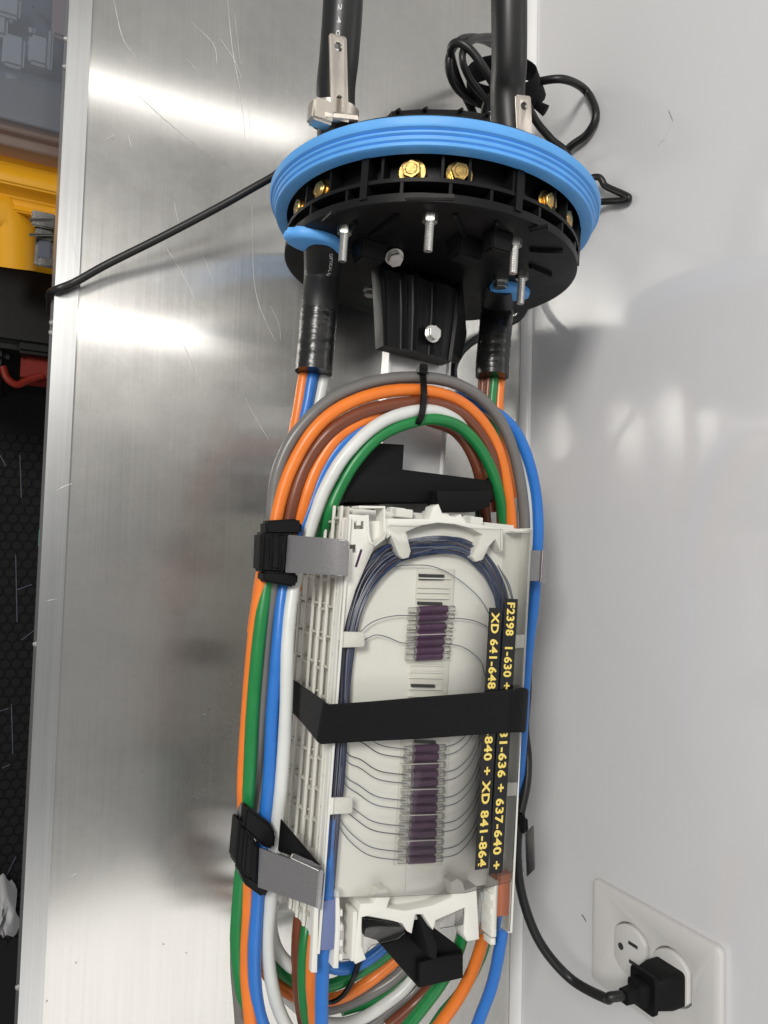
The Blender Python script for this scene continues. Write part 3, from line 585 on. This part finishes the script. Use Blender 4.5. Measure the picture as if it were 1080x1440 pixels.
# loops at the near end
tube('green buffer tube in the near loop under the tray ends', 'green', [(372, 1290, .09), (377, 1335, .088), (398, 1368, .085), (432, 1386, .083), (468, 1385, .083), (510, 1364, .086), (548, 1338, .09), (585, 1300, .095)])
tube('orange buffer tube in the near loop under the green one', 'orange', [(366, 1300, .085), (372, 1362, .082), (400, 1392, .08), (440, 1406, .078), (480, 1402, .078), (520, 1380, .08), (556, 1350, .085), (590, 1320, .09)])
tube('dark blue buffer tube in the near loop just under the tray comb', 'blue', [(420, 1330, .095), (448, 1352, .094), (480, 1362, .094), (512, 1352, .095), (540, 1330, .098), (560, 1300, .10)])
tube('gray buffer tube in the near loop outside the orange one', 'gray', [(430, 1425, .075), (480, 1414, .074), (520, 1397, .075), (556, 1374, .08), (590, 1340, .085)])
tube('second green tube peeking out behind the gray one in the near loop', 'green', [(480, 1420, .068), (530, 1404, .068), (570, 1378, .072), (600, 1350, .078)])
tube('white buffer tube curving inside the near loop at its left', 'white', [(384, 1270, .10), (381, 1300, .098), (390, 1335, .096), (408, 1357, .094), (430, 1370, .092)])
tube('gray white buffer tube sweeping across the near end below the hook', 'white', [(598, 1350, .08), (572, 1388, .078), (545, 1410, .076), (512, 1430, .075), (478, 1440, .074), (440, 1432, .072), (400, 1400, .07)])
tube('brown buffer tube hanging from the lower tray ends at the left', 'brown', [(440, 1220, .09), (424, 1270, .10), (418, 1330, .10), (420, 1395, .095), (432, 1460, .09)])
tube('green buffer tube hanging from the lower tray ends at the left', 'green', [(450, 1240, .09), (434, 1290, .105), (428, 1350, .11), (430, 1410, .108), (440, 1470, .10)])
tube('orange buffer tube hanging beside the blue grommet tube', 'orange', [(455, 1260, .11), (443, 1310, .12), (438, 1370, .122), (441, 1420, .118), (446, 1480, .112)], .0034)
tube('bright blue buffer tube passing through the blue grommet', 'blue', [(466, 1150, ZF+.001), (463, 1200, ZF+.002), (461, 1245, ZF+.003), (458, 1290, ZF+.003), (455, 1340, .144), (453, 1400, .138), (452, 1480, .13)])
tube('bright green buffer tube sweeping down right of the black hook', 'green', [(655, 1295, .12), (645, 1335, .112), (625, 1375, .105), (598, 1412, .10), (568, 1450, .095)], .0042)
tube('dark green buffer tube behind the orange one at the near right', 'green', [(690, 1300, .11), (676, 1345, .102), (652, 1390, .095), (620, 1430, .09), (595, 1470, .085)])
tube('orange buffer tube sweeping down at the near right', 'orange', [(684, 1290, .128), (677, 1325, .122), (664, 1365, .115), (643, 1405, .108), (612, 1450, .10)], .0042)
tube('bright blue buffer tube passing through the orange grommet', 'blue', [(712, 1225, ZF+.002), (708, 1285, .145), (703, 1330, .14), (692, 1385, .132), (675, 1430, .125), (660, 1470, .12)])
tube('brown buffer tube passing under the hook at the near end', 'brown', [(640, 1330, .09), (615, 1375, .085), (585, 1410, .08), (545, 1445, .078)], .0042)
tube('dark gray buffer tube under the hook beside the brown one', 'gray', [(615, 1350, .08), (585, 1390, .075), (550, 1420, .072), (510, 1450, .07)], .0042)

# ------------------------------------------------------------------ trunk cables
def trunk(label, seg, r, stub, tape_from, printing):
    P = [V(p) for p in seg]; t = thing('trunk_cable', V((P[0].x, P[0].y, 0)), label, 'cable', 'black trunk cables through the end plate')
    MB().tube(spline(P, 8), r, 24).build('sheath', 'cable_black', t, True)
    S = spline([V(p) for p in stub], 10); n = len(S); k = int(n*tape_from)
    MB().tube(S[:k+2], r*1.0, 24).build('stub_sheath', 'cable_black', t, True)
    rs = []; T = []
    for i in range(k, n): T.append(S[i]); rs.append(r*(1.015+random.uniform(-.008, .012)))
    mb = MB(); mb.tube(T, rs, 24); o = mb.build('tape_wrap', 'tape', t, True, 0, 2, 60)
    for pl, s0, txt, size, ln, ang, rr in printing:
        Q = spline([V(p) for p in (seg if pl == 's' else stub)], 40); d = [0]
        for a_, b_ in zip(Q, Q[1:]): d.append(d[-1]+(b_-a_).length)
        def fn(x, y, Q=Q, d=d, s0=s0, ang=ang, rr=rr):
            s_ = s0+x; i = next((i for i in range(len(d)-1) if d[i+1] >= s_), len(d)-2); u = (s_-d[i])/max(1e-9, d[i+1]-d[i])
            p = Q[i].lerp(Q[i+1], u); tt = (Q[min(i+2, len(Q)-1)]-Q[max(i-1, 0)]).normalized(); zz = (Uz-tt*Uz.z*tt.z).normalized(); zz = (Uz-tt*Uz.dot(tt)).normalized(); sd = tt.cross(zz)
            a_ = ang+y/rr; return p+(zz*math.cos(a_)-sd*math.sin(a_))*(rr+.0002)
        text('printing', txt, size, fn, 'print_white', t, .00004, ln)
    return t
ztop = .128
lt = [px(487, -160, .16), px(484, -60, .155), px(482, 10, .150), px(477, 80, .143), px(472, 130, .136), PL+Uy*.055+Uz*.012, PL+Uy*.01, PL]
lst = [PL+Uy*.004, px(453, 385, .094), px(449, 430, .098), px(445, 480, .099), px(441, 524, .100)]
trunk('left black trunk cable with white printing, entering the plate by the hose clamp', lt, .0118, lst, .56, [('s', .062, '1 2 4 0  FI', .0032, .034, -.62, .0118), ('t', .006, 'OPTICAL CABLE', .0030, .026, -.30, .0118)])
rt = [px(713, -160, .165), px(715, -60, .160), px(716, 10, .155), px(716, 90, .146), px(714, 150, .136), PR+Uy*.05+Uz*.01, PR+Uy*.01, PR]
rst = [PR+Uy*.004, px(700, 430, .094), px(696, 470, .097), px(693, 505, .099), px(692, 530, .100)]
trunk('right black trunk cable beside the coiled cord, bare of printing', rt, .0118, rst, .25, [])

# metal strap lugs with hole and slot
def strap(label, x, y0, y1, z, wpx, slot):
    A_, B_ = px(x, y0, z), px(x+3, y1, z-.004); ax = (A_-B_).normalized(); sd = ax.cross(Uz).normalized(); ln = (A_-B_).length; wd = (px(x+wpx, y0, z)-A_).length
    up = sd.cross(ax).normalized()
    out = [(0, -wd/2), (ln-.001, -wd/2), (ln, -wd/2+.001), (ln, wd/2-.001), (ln-.001, wd/2), (0, wd/2)]
    holes = [circle(ln-.0065, 0, .0024)]
    if slot: holes.append([(.004, -.0022), (.012, -.0022), (.0135, -.0015), (.0142, 0), (.0135, .0015), (.012, .0022), (.004, .0022)])
    o = poly('grounding_lug', [out]+holes, 0, .0016, 'nickel', None, .0003, True, lambda a_, b_, c_: B_+ax*a_+sd*b_+up*c_)
    return tag(o, label, 'metal lug')
strap('long flat metal lug with round hole and slot lying on the left cable', 474, 51, 172, .163, 23, True)
strap('short flat metal lug with round hole beside the right cable', 734, 135, 195, .160, 20, False)
# hose clamp on the left cable behind the plate
hc = thing('hose_clamp', px(470, 160, .12), 'nickel hose clamp with screw housing behind the blue ring', 'hose clamp')
cc = px(470, 165, .138); ax = (px(474, 140, .14)-px(470, 175, .138)).normalized()
u = ax.cross(Uz).normalized(); b_ = u.cross(ax)
mb = MB(); n = 36; rr = .0135; vs = []
for k in range(n):
    d = u*math.cos(2*pi*k/n)+b_*math.sin(2*pi*k/n)
    vs += [cc+d*rr-ax*.0045, cc+d*(rr+.001)-ax*.0045, cc+d*(rr+.001)+ax*.0045, cc+d*rr+ax*.0045]
mb.add(vs, [(4*k+j, 4*k+(j+1) % 4, 4*((k+1) % n)+(j+1) % 4, 4*((k+1) % n)+j) for k in range(n) for j in range(4)]).build('band', 'nickel', hc, True)
h0 = px(450, 160, .158)
hb = [h0+u*a_*.0060+ax*b2*.0062+Uz*c_*.0050 for c_ in (-1, 1) for a_, b2 in ((-1, -1), (1, -1), (1, 1), (-1, 1))]
MB().add(hb, [(3, 2, 1, 0), (0, 1, 5, 4), (2, 3, 7, 6), (3, 0, 4, 7), (4, 5, 6, 7)]).build('screw_housing', 'nickel', hc, True, .0014, 3)
p0 = px(455, 163, .161); p1 = px(500, 168, .158); pts = []; rs = []
for i in range(40): pts.append(p0.lerp(p1, i/39)); rs.append(.0027 if i % 2 else .0022)
MB().tube(pts, rs, 12).build('screw', 'nickel', hc, True, 0, 2, 20)

# ------------------------------------------------------------------ clips on the side of the stack
def band(name, quads, th, m, parent, bevel=.0006):
    mb = MB(); top_ = []; bot = []
    for (p, q) in quads: top_ += [p, q]
    n = len(quads); c = sum((V(p) for p in top_), V())/len(top_)
    vs = []
    for i, (p, q) in enumerate(quads):
        a_ = quads[max(i-1, 0)][0]; d_ = quads[min(i+1, n-1)][0]; tg = (d_-a_).normalized(); nr = tg.cross((q-p).normalized()).normalized()
        if nr.dot(V((-.2, 0, 1))) < 0: nr = -nr
        vs += [p, q, q-nr*th, p-nr*th]
    fs = [(4*i+j, 4*i+(j+1) % 4, 4*i+4+(j+1) % 4, 4*i+4+j) for i in range(n-1) for j in range(4)]+[(0, 1, 2, 3), (4*n-4, 4*n-3, 4*n-2, 4*n-1)]
    return mb.add(vs, fs).build(name, m, parent, True, bevel, 2)
def armplate(t, quad, zL, zR, nm='arm', m='arm_alu', th=.0018):
    # plate whose left edge is low and right edge is high: corners given in photo order TL, TR, BR, BL
    z = [zL, zR, zR, zL]; P = [px(x, y, zz) for (x, y), zz in zip(quad, z)]; P[2] = P[1]+(P[3]-P[0])
    nrm = (P[1]-P[0]).cross(P[3]-P[0]).normalized()
    if nrm.dot(CAM-P[0]) < 0: nrm = -nrm
    return MB().prism([p-nrm*th for p in P], P).build(nm, m, t, True, .0006)
def jaw(t, pts, zl, zr, th, nm='jaw'):
    xs = [p[0] for p in pts]; a_, b2 = min(xs), max(xs)
    P = [px(x, y, zl+(zr-zl)*(x-a_)/(b2-a_)) for x, y in pts]
    return MB().prism([p-V((0, 0, th)) for p in P], P).build(nm, 'black', t, True, .0016, 3)
t = thing('tube_clip', px(395, 778, .08), 'upper left black tube clip with straight brushed metal arm', 'clip', 'tube clips on the tray stack')
jaw(t, [(374, 732), (420, 729), (426, 734), (425, 752), (374, 752)], .130, .133, .012); jaw(t, [(371, 803), (420, 806), (419, 822), (414, 826), (370, 818)], .130, .133, .012)
jaw(t, [(367, 748), (405, 750), (402, 808), (365, 804)], .129, .131, .014, 'body'); jaw(t, [(382, 752), (396, 753), (394, 803), (380, 801)], .1325, .1335, .004, 'slot_ridge')
jaw(t, [(396, 750), (408, 751), (403, 806), (393, 805)], .1335, .134, .004, 'hinge')
jaw(t, [(366, 750), (372, 750), (369, 804), (364, 803)], .1325, .1335, .004, 'hinge')
band('arm', [(px(404, 752, .1345), px(400, 805, .1345)), (px(440, 755, .1505), px(437, 807, .1505)), (px(474, 757.5, .1600), px(472, 809, .1600)), (px(485, 759, .1632), px(483, 810, .1632)), (px(490, 760.5, .1628), px(488, 811, .1628)), (px(492, 762, .1600), px(490, 811, .1600))], .0016, 'arm_alu', t); armplate(t, [(354, 750), (367, 751), (364, 793), (352, 790)], .108, .124)
t = thing('tube_clip', px(360, 1200, .07), 'lower left black tube clip with slanted brushed metal arm', 'clip', 'tube clips on the tray stack')
jaw(t, [(346, 1133), (380, 1158), (389, 1174), (386, 1196), (372, 1192), (341, 1166)], .128, .130, .012); jaw(t, [(335, 1222), (365, 1240), (381, 1243), (379, 1258), (371, 1264), (346, 1246)], .126, .130, .012)
jaw(t, [(336, 1150), (366, 1192), (362, 1252), (330, 1214)], .1265, .1285, .014, 'body'); jaw(t, [(346, 1164), (358, 1182), (354, 1240), (341, 1226)], .1300, .1312, .004, 'slot_ridge')
band('arm', [(px(364, 1192, .1315), px(362, 1248, .1315)), (px(400, 1205, .1475), px(397, 1260, .1475)), (px(438, 1218, .1580), px(434, 1273, .1580)), (px(449, 1222, .1618), px(445, 1277, .1618)), (px(455, 1225, .1622), px(450, 1279, .1622)), (px(457, 1227, .1590), px(452, 1280, .1590))], .0016, 'arm_alu', t)
armplate(t, [(331, 1142), (338, 1128), (332, 1215), (328, 1215)], .112, .122)
P = [px(x, y, z) for x, y, z in ((396, 1152, .138), (452, 1218, .163), (440, 1214, .161), (392, 1198, .136))]
MB().prism([p-Uz*.002 for p in P], P).build('arm_gusset', 'black', t, True, .0005)
P = [px(x, y, z) for x, y, z in ((440, 1212, .1635), (456, 1221, .1638), (450, 1226, .1638), (408, 1207, .151), (412, 1200, .151))]
MB().prism([p-Uz*.0018 for p in P], P).build('arm_edge', 'arm_alu', t, True, .0005)
t = thing('tube_clip', px(755, 797, .08), 'upper right metal tube clip end by the wall', 'clip', 'tube clips on the tray stack')
armplate(t, [(744, 774), (766, 774), (763, 819), (741, 817)], .132, .136); armplate(t, [(764, 773), (772, 776), (769, 819), (761, 820)], .137, .134, 'bent_end')
t = thing('tube_clip', px(742, 1190, .08), 'lower right metal tube clip with black hinge behind the power cord', 'clip', 'tube clips on the tray stack')
armplate(t, [(738, 1172), (750, 1160), (749, 1224), (740, 1234)], .118, .124); armplate(t, [(733, 1176), (740, 1172), (741, 1234), (733, 1228)], .116, .118, 'bent_end'); jaw(t, [(733, 1142), (744, 1150), (745, 1172), (732, 1176)], .120, .124, .006, 'hinge')

# ------------------------------------------------------------------ velcro strap, cable ties
vs_ = thing('hook_strap', px(600, 1010, .10), 'wide black hook and loop strap binding the tray stack', 'strap')
zs = ZT+.0052
q = [(px(406, 948, .088), px(404, 1000, .088)), (px(409, 955, .094), px(410, 1002, .094)), (px(430, 969, .128), px(425, 1018, .128)), (px(455, 986, .1585), px(445, 1043, .1585)), (px(462, 991, zs), px(452, 1047, zs)), (px(520, 987, zs+.0004), px(515, 1043, zs+.0004)), (px(600, 980, zs+.0006), px(598, 1039, zs+.0006)), (px(680, 974, zs+.0004), px(678, 1033, zs+.0004)), (px(733, 969, zs), px(728, 1030, zs)), (px(741, 970, zs-.003), px(737, 1030, zs-.003)), (px(742, 972, zs-.02), px(738, 1031, zs-.02))]
band('strap_band', q, .0016, 'velcro', vs_)
q = [(px(722, 971, zs+.0016), px(718, 1030, zs+.0016)), (px(733, 967, zs+.0030), px(729, 1030, zs+.0030)), (px(741, 968, zs+.0022), px(737, 1030, zs+.0022)), (px(744, 970, zs-.001), px(740, 1029, zs-.001))]
band('strap_end', q, .0022, 'velcro', vs_)
ct = thing('cable_tie', px(592, 560, .12), 'black cable tie round the top of the tube arch', 'cable tie')
pts = [px(594, 520, .132), px(595, 532, .1365), px(596, 550, .1415), px(595, 570, .142), px(592, 586, .1425), px(586, 596, .138), px(578, 597, .13)]
P = spline(pts, 6); MB().tube(P, 0, 4, True, [(.0009, -.0019), (.0009, .0019), (-.0009, .0019), (-.0009, -.0019)]).build('tie_strap', 'black', ct, True, 0, 2, 30)
c = px(594, 519, .136); MB().box((c.x-.0030, c.y-.0032, c.z-.003), (c.x+.0030, c.y+.0032, c.z+.0022)).build('tie_head', 'black', ct, True, .0006)
MB().box((c.x-.0016, c.y-.001, c.z+.0020), (c.x+.0016, c.y+.0012, c.z+.0030)).build('tie_pawl', 'black_matte', ct, True, .0003)
ct = thing('cable_tie', px(490, 1380, .07), 'black cable tie round the near loop of tubes', 'cable tie')
P = spline([px(504, 1352, .102), px(500, 1368, .101), px(494, 1382, .093), px(482, 1400, .088), px(468, 1409, .086), px(455, 1410, .08)], 6)
MB().tube(P, 0, 4, True, [(.0008, -.0017), (.0008, .0017), (-.0008, .0017), (-.0008, -.0017)]).build('tie_strap', 'black', ct, True, 0, 2, 30)

# ------------------------------------------------------------------ power cord, coil, thin cord
pc = thing('power_cord', px(690, 120, 0), 'black power cord coiled behind the plate and plugged into the wall outlet', 'power cord')
CR = .0032; WXp = WX-.0075; _p = pX(936, 1382, WX-.012); PY, PZ = _p.y, _p.z
def cordp(pts, r=CR, nm='cord', m='cable_black'): return MB().tube(spline([px(*p) if isinstance(p, tuple) else p for p in pts], 9), r, 14).build(nm, m, pc, True)
cordp([(705, 70, .03), (680, 56, .05), (655, 54, .06), (638, 66, .065), (631, 92, .062), (640, 120, .055), (662, 140, .05), (690, 150, .045), (715, 150, .04), (742, 122, .06), (762, 114, .075), (795, 112, .088), pX(824, 128, WX-.005), pX(838, 160, WX-.005), pX(826, 188, WX-.005), pX(800, 208, WX-.006), pX(775, 240, WX-.01), (740, 290, .03)])
cordp([(716, 60, .05), (690, 52, .06), (662, 58, .075), (650, 80, .08), (660, 110, .075), (680, 135, .07), (705, 160, .06)], .0028)
cordp([(720, 165, .075), (690, 112, .085), (665, 74, .085), (645, 60, .08), (634, 70, .07), (640, 100, .055), (652, 130, .045), (665, 158, .04), (675, 190, .03)])
cordp([(712, 90, .07), (690, 130, .07), (682, 155, .062), (682, 175, .05)])
cordp([(738, 140, .07), (755, 172, .065), (775, 196, .065), pX(800, 225, WX-.012), pX(790, 300, WX-.02), pX(755, 400, WX-.006), (742, 425, .014), (730, 446, .018), (700, 462, .022), (665, 480, .028), (644, 502, .034), (638, 532, .036), (660, 600, .03), (700, 700, .03), (740, 850, .05), (742, 960, .085), (738, 1020, .10), (742, 1065, .105), (740, 1105, .11), (730, 1155, .115), (727, 1210, .118), (737, 1270, .122), (761, 1328, .128), (802, 1376, .138), (850, 1403, PZ-.009), V((WXp-.050, PY+.0005, PZ-.0025)), V((WXp-.036, PY, PZ))])
# cord wrap of hook and loop tape
ring = []; 
for k in range(25):
    a = 2*pi*k/24; ring.append((px(706+math.cos(a)*50, 100+math.sin(a)*24, .074+.012*math.sin(a+1)), px(712+math.cos(a)*56, 133+math.sin(a)*26, .050+.012*math.sin(a+1))))
mb = MB(); n = 24; vs = []
for k in range(n): p, q2 = ring[k]; d = (p-px(709, 120, .045)); d.z = 0; d = d.normalized()*.0018; vs += [p, q2, q2-d, p-d]
mb.add(vs, [(4*k+j, 4*k+(j+1) % 4, 4*((k+1) % n)+(j+1) % 4, 4*((k+1) % n)+j) for k in range(n) for j in range(4)]).build('cord_wrap', 'velcro', pc, True, 0, 2, 50)
mb = MB(); cyl(mb, px(752, 146, .062), (px(771, 158, .068)-px(752, 146, .062)), .0030, .011, 14, .0046); mb.build('wrap_end', 'velcro', pc, True)
# plug, pointing at the wall
WXp = WX-.0075; pcn = pX(936, 1382, WX-.012); PY, PZ = pcn.y, pcn.z
def wbox(x0, x1, y0, y1, z0, z1): return MB().box((x0, y0, z0), (x1, y1, z1))
mb = MB(); prof = []
def rrect(hy, hz, r, n=4):
    out = []
    for cy, cz, a0 in ((hy-r, hz-r, 0), (-hy+r, hz-r, pi/2), (-hy+r, -hz+r, pi), (hy-r, -hz+r, 1.5*pi)):
        for k in range(n+1): a = a0+pi/2*k/n; out.append((cy+r*math.cos(a), cz+r*math.sin(a)))
    return out
def loft(secs, nm, m, par):
    rows = [[V((x, PY+cy+dy, PZ+cz+dz)) for dy, dz in rrect(hy, hz, r)] for x, cy, cz, hy, hz, r in secs]; n = len(rows[0])
    return MB().add([p for r_ in rows for p in r_], [(j*n+i, j*n+(i+1) % n, (j+1)*n+(i+1) % n, (j+1)*n+i) for j in range(len(rows)-1) for i in range(n)]+[tuple(range(n)), tuple((len(rows)-1)*n+i for i in range(n))]).build(nm, m, par, True, 0, 2, 40)
plug = loft([(WXp, 0, 0, .0112, .0125, .003), (WXp-.010, 0, 0, .0116, .0128, .004), (WXp-.021, 0, 0, .0100, .0110, .004), (WXp-.024, 0, 0, .008, .009, .004)], 'plug_body', 'black_matte', pc)
loft([(WXp-.0225, 0, 0, .0122, .0105, .003), (WXp-.0255, 0, 0, .0122, .0105, .003)], 'grip_flange', 'black_matte', plug)
loft([(WXp-.026, 0, 0, .0075, .0075, .003), (WXp-.031, 0, 0, .0075, .0075, .003), (WXp-.033, 0, 0, .0045, .0045, .002), (WXp-.042, 0, 0, .0042, .0042, .002)], 'strain_relief', 'black_matte', plug)
tc_ = MB().tube(spline([px(69, 440, -.16), px(70, 425, -.08), px(70, 414, -.02), px(78, 408, .004), px(105, 397, .008), px(150, 372, .012), (px(230, 332, .022)), px(310, 290, .034), px(378, 252, .045), px(450, 215, .05), px(600, 240, .03), px(780, 270, .05), pX(836, 249, WX-.012), pX(852, 262, WX-.008), pX(876, 273, WX-.0045), pX(884, 278, WX-.0042), pX(877, 282, WX-.0045), pX(845, 284, WX-.008), pX(800, 290, WX-.03)], 9), .0026, 14).build('thin_cord', 'cable_black', None, True)
tag(tc_, 'thin black cord running behind the blue ring from the bench edge to the wall', 'cord')

# ------------------------------------------------------------------ wall outlet
y1 = pX(842, 1232, WX).y; y0 = pX(838, 1372, WX).y; z0 = pX(840, 1300, WX).z; z1 = pX(1022, 1340, WX).z
# keep real proportions of a duplex plate
yc = (y0+y1)/2
wo = thing('wall_outlet', V((WX, yc, z0)), 'white duplex wall outlet with rounded cover plate', 'wall outlet')
R_ = .005
def toWall(a_, b_, c_): return V((WX-c_, a_, b_))
def rr2(ya, yb, za, zb, r, n=5):
    out = []
    for cy, cz, a0 in ((yb-r, zb-r, 0), (ya+r, zb-r, pi/2), (ya+r, za+r, pi), (yb-r, za+r, 1.5*pi)):
        for k in range(n+1): a = a0+pi/2*k/n; out.append((cy+r*math.cos(a), cz+r*math.sin(a)))
    return out
s1 = pX(890, 1331, WX-.004); s2 = pX(936, 1372, WX-.004); yo = (s1.y+PY)/2
def sock(zc, h=.0142, wd=.0172):
    out = []
    for k in range(32):
        a = 2*pi*k/32; y_ = math.cos(a)*wd; z_ = max(-h, min(h, math.sin(a)*wd)); out.append((yo+y_, zc+z_))
    return out
zA_, zB_ = PZ-.0395*.92, PZ
plate = poly('cover_plate', [rr2(y0, y1, z0, z1, R_), sock(zA_, .0148, .0178), sock(zB_, .0148, .0178)], .0002, .0062, 'outlet', wo, .0026, True, toWall)
for zc in (zA_, zB_):
    o = poly('receptacle', [sock(zc)], .001, .0082, 'outlet', wo, .0007, True, toWall)
    for dy, dz, hy, hz in ((.0062, .004, .0011, .0042), (-.0062, .004, .0011, .0034)):
        wbox(WX-.0086, WX-.0080, yo+dy-hy, yo+dy+hy, zc+dz-hz, zc+dz+hz).build('slot', 'outlet_dark', o, False)
    mb = MB(); cyl(mb, V((WX-.0080, yo, zc-.0075)), (-1, 0, 0), .0024, .0006, 16); mb.build('ground_hole', 'outlet_dark', o, True)
mb = MB(); cyl(mb, V((WX-.006, yo, (zA_+zB_)/2)), (-1, 0, 0), .003, .0012, 18); mb.build('screw', 'zinc', wo, True)

# ------------------------------------------------------------------ things below the bench edge on the left
def qbox(x0, x1, y0_, y1_, z0_, z1_):
    a_, b2 = px(x0, y1_, z1_), px(x1, y0_, z1_); return MB().box((min(a_.x, b2.x), a_.y, z0_), (max(a_.x, b2.x), b2.y, z1_))
yz = -.30
yc_ = thing('yellow_case', px(30, 270, yz-.2), 'yellow plastic tool case with metal latch below the bench edge', 'tool case')
xa, xb = -.12, .20
def yprof(rows):  # rows of (pixel y, z)
    return [(px(40, y, z).y, z) for y, z in rows]
pf = yprof([(168, yz), (236, yz), (246, yz+.008), (254, yz+.010), (264, yz+.008), (270, yz-.002), (282, yz-.012), (290, yz-.014), (300, yz-.010), (306, yz-.022), (310, yz-.035), (345, yz-.060), (372, yz-.10)])
pf += [(pf[-1][0], yz-.25), (pf[0][0], yz-.25)]
MB().prism([V((xa, y, z)) for y, z in pf], [V((xb, y, z)) for y, z in pf]).build('shell', 'yellow_case', yc_, True, .002, 3)
a_ = px(-40, 330, yz-.03); b2 = px(14, 330, yz-.03)
MB().tube([V((-.12, a_.y+.03, yz-.03)), V((b2.x-.004, a_.y+.03, yz-.03)), V((b2.x+.004, a_.y+.02, yz-.035)), V((b2.x+.006, a_.y-.02, yz-.05))], .022, 18).build('shell_bulge', 'yellow_case', yc_, True)
la = yz+.004
def lq(x0, x1, ya, yb, z, nm, th=.004, m='latch_metal', par=None): return qbox(x0, x1, ya, yb, z-th, z).build(nm, m, par or yc_, True, .0012)
lt_ = lq(48, 77, 306, 372, la-.010, 'latch'); lq(44, 78, 301, 316, la, 'latch_bar', par=lt_); lq(49, 75, 322, 334, la-.004, 'latch_bar', par=lt_); lq(53, 73, 338, 362, la-.007, 'latch_lever', m='grey_dark', par=lt_); lq(54, 78, 365, 373, la-.004, 'latch_foot', par=lt_)
for y in (309, 330):
    p, q2 = px(41, y, la), px(80, y, la); MB().tube([p, q2], .0016, 10).build('latch_pin', 'latch_metal', lt_, True)
p = [px(0, 182, yz+.002), px(4, 187, yz+.002), px(3, 182, yz+.002), px(1, 176, yz+.002)]
og_z = -.255
og = thing('organizer_box', px(30, 60, og_z-.05), 'clear plastic organizer box with grey parts inside on the yellow case', 'organizer box')
qbox(-120, 130, -80, 133, og_z-.002, og_z).build('lid', 'clear_box', og, True, .0006)
qbox(-120, 130, 128, 134, og_z-.008, og_z+.003).build('lid_rim', 'clear_box', og, True, .001)
qbox(-120, 130, 143, 150, og_z-.014, og_z-.006).build('box_rim', 'clear_pink', og, True, .001)
qbox(-120, 130, 150, 172, og_z-.04, og_z-.014).build('box_wall', 'clear_pink', og, True, .001)
qbox(-120, 130, -80, 150, og_z-.042, og_z-.040).build('box_floor', 'grey_dark', og, True)
for x0, x1, ya, yb, zz, m_ in ((2, 36, 52, 88, -.012, 'grey_part'), (39, 70, 53, 86, -.010, 'grey_part'), (66, 76, 40, 98, -.011, 'grey_part'), (-30, 12, 20, 40, -.02, 'grey_part'), (-20, 30, -5, 12, -.015, 'grey_part'), (72, 110, -20, 48, -.012, 'pinkish'), (8, 24, 96, 112, -.02, 'grey_part'), (40, 50, 34, 46, -.015, 'grey_part')):
    qbox(x0, x1, ya, yb, og_z+zz-.012, og_z+zz).build('stored_part', m_, og, True, .003)
for i in range(26):
    x, y = random.uniform(-5, 88), random.uniform(-10, 125); w_ = random.uniform(3, 9); h_ = random.uniform(3, 12); zz = og_z-random.uniform(.012, .03)
    if x+w_ > 92: continue
    qbox(x, x+w_, y, y+h_, zz-.006, zz).build('stored_part', random.choice(['grey_part', 'grey_dark', 'grey_dark', 'zinc']), og, True, .0015)
bc = thing('black_case', px(30, 450, -.5), 'black case with red latch on the floor left of the bench', 'tool case')
bz = -.42
qbox(-120, 170, 372, 470, bz-.3, bz).build('body', 'case_black', bc, True, .01, 3); qbox(-120, 15, 470, 496, bz-.3, bz-.02).build('body_step', 'case_black', bc, True, .008)
qbox(22, 170, 468, 494, bz-.12, bz-.006).build('latch_frame', 'case_black', bc, True, .004)
qbox(28, 170, 492, 534, bz-.06, bz-.026).build('red_latch', 'red', bc, True, .005)
MB().tube(spline([px(4, 516, bz-.02), px(10, 532, bz-.018), px(24, 541, bz-.018), px(40, 534, bz-.02), px(60, 528, bz-.02)], 6), .0042, 10).build('latch_lip', 'red', bc, True)
# crumpled white rag
cr = MB(); rows = 9; cols = 9; P0 = px(-10, 1262, FZ+.10); P1 = px(32, 1342, FZ+.10); vs = []
for i in range(rows):
    for j in range(cols):
        a = i/(rows-1); b2 = j/(cols-1); e = (1-(2*a-1)**4)*(1-(2*b2-1)**4)
        vs.append(V((P0.x+(P1.x-P0.x)*(b2*(.6+.4*a)+.1*math.sin(a*7)), P0.y+(P1.y-P0.y)*(a*.8+.1*b2+.06*math.sin(b2*9)), FZ+.02+.09*e*(.7+.5*random.random()))))
cr.add(vs, [(i*cols+j, i*cols+j+1, (i+1)*cols+j+1, (i+1)*cols+j) for i in range(rows-1) for j in range(cols-1)])
o = cr.build('rag', 'cloth', None, True, 0, 2, 80); tag(o, 'crumpled white rag on the dark floor at the near left', 'rag')
o = qbox(54, 64, 742, 772, -.10, -.09).build('teal_clip', 'teal', None, True, .003); tag(o, 'small teal plastic clip peeking out from under the bench edge', 'clip')
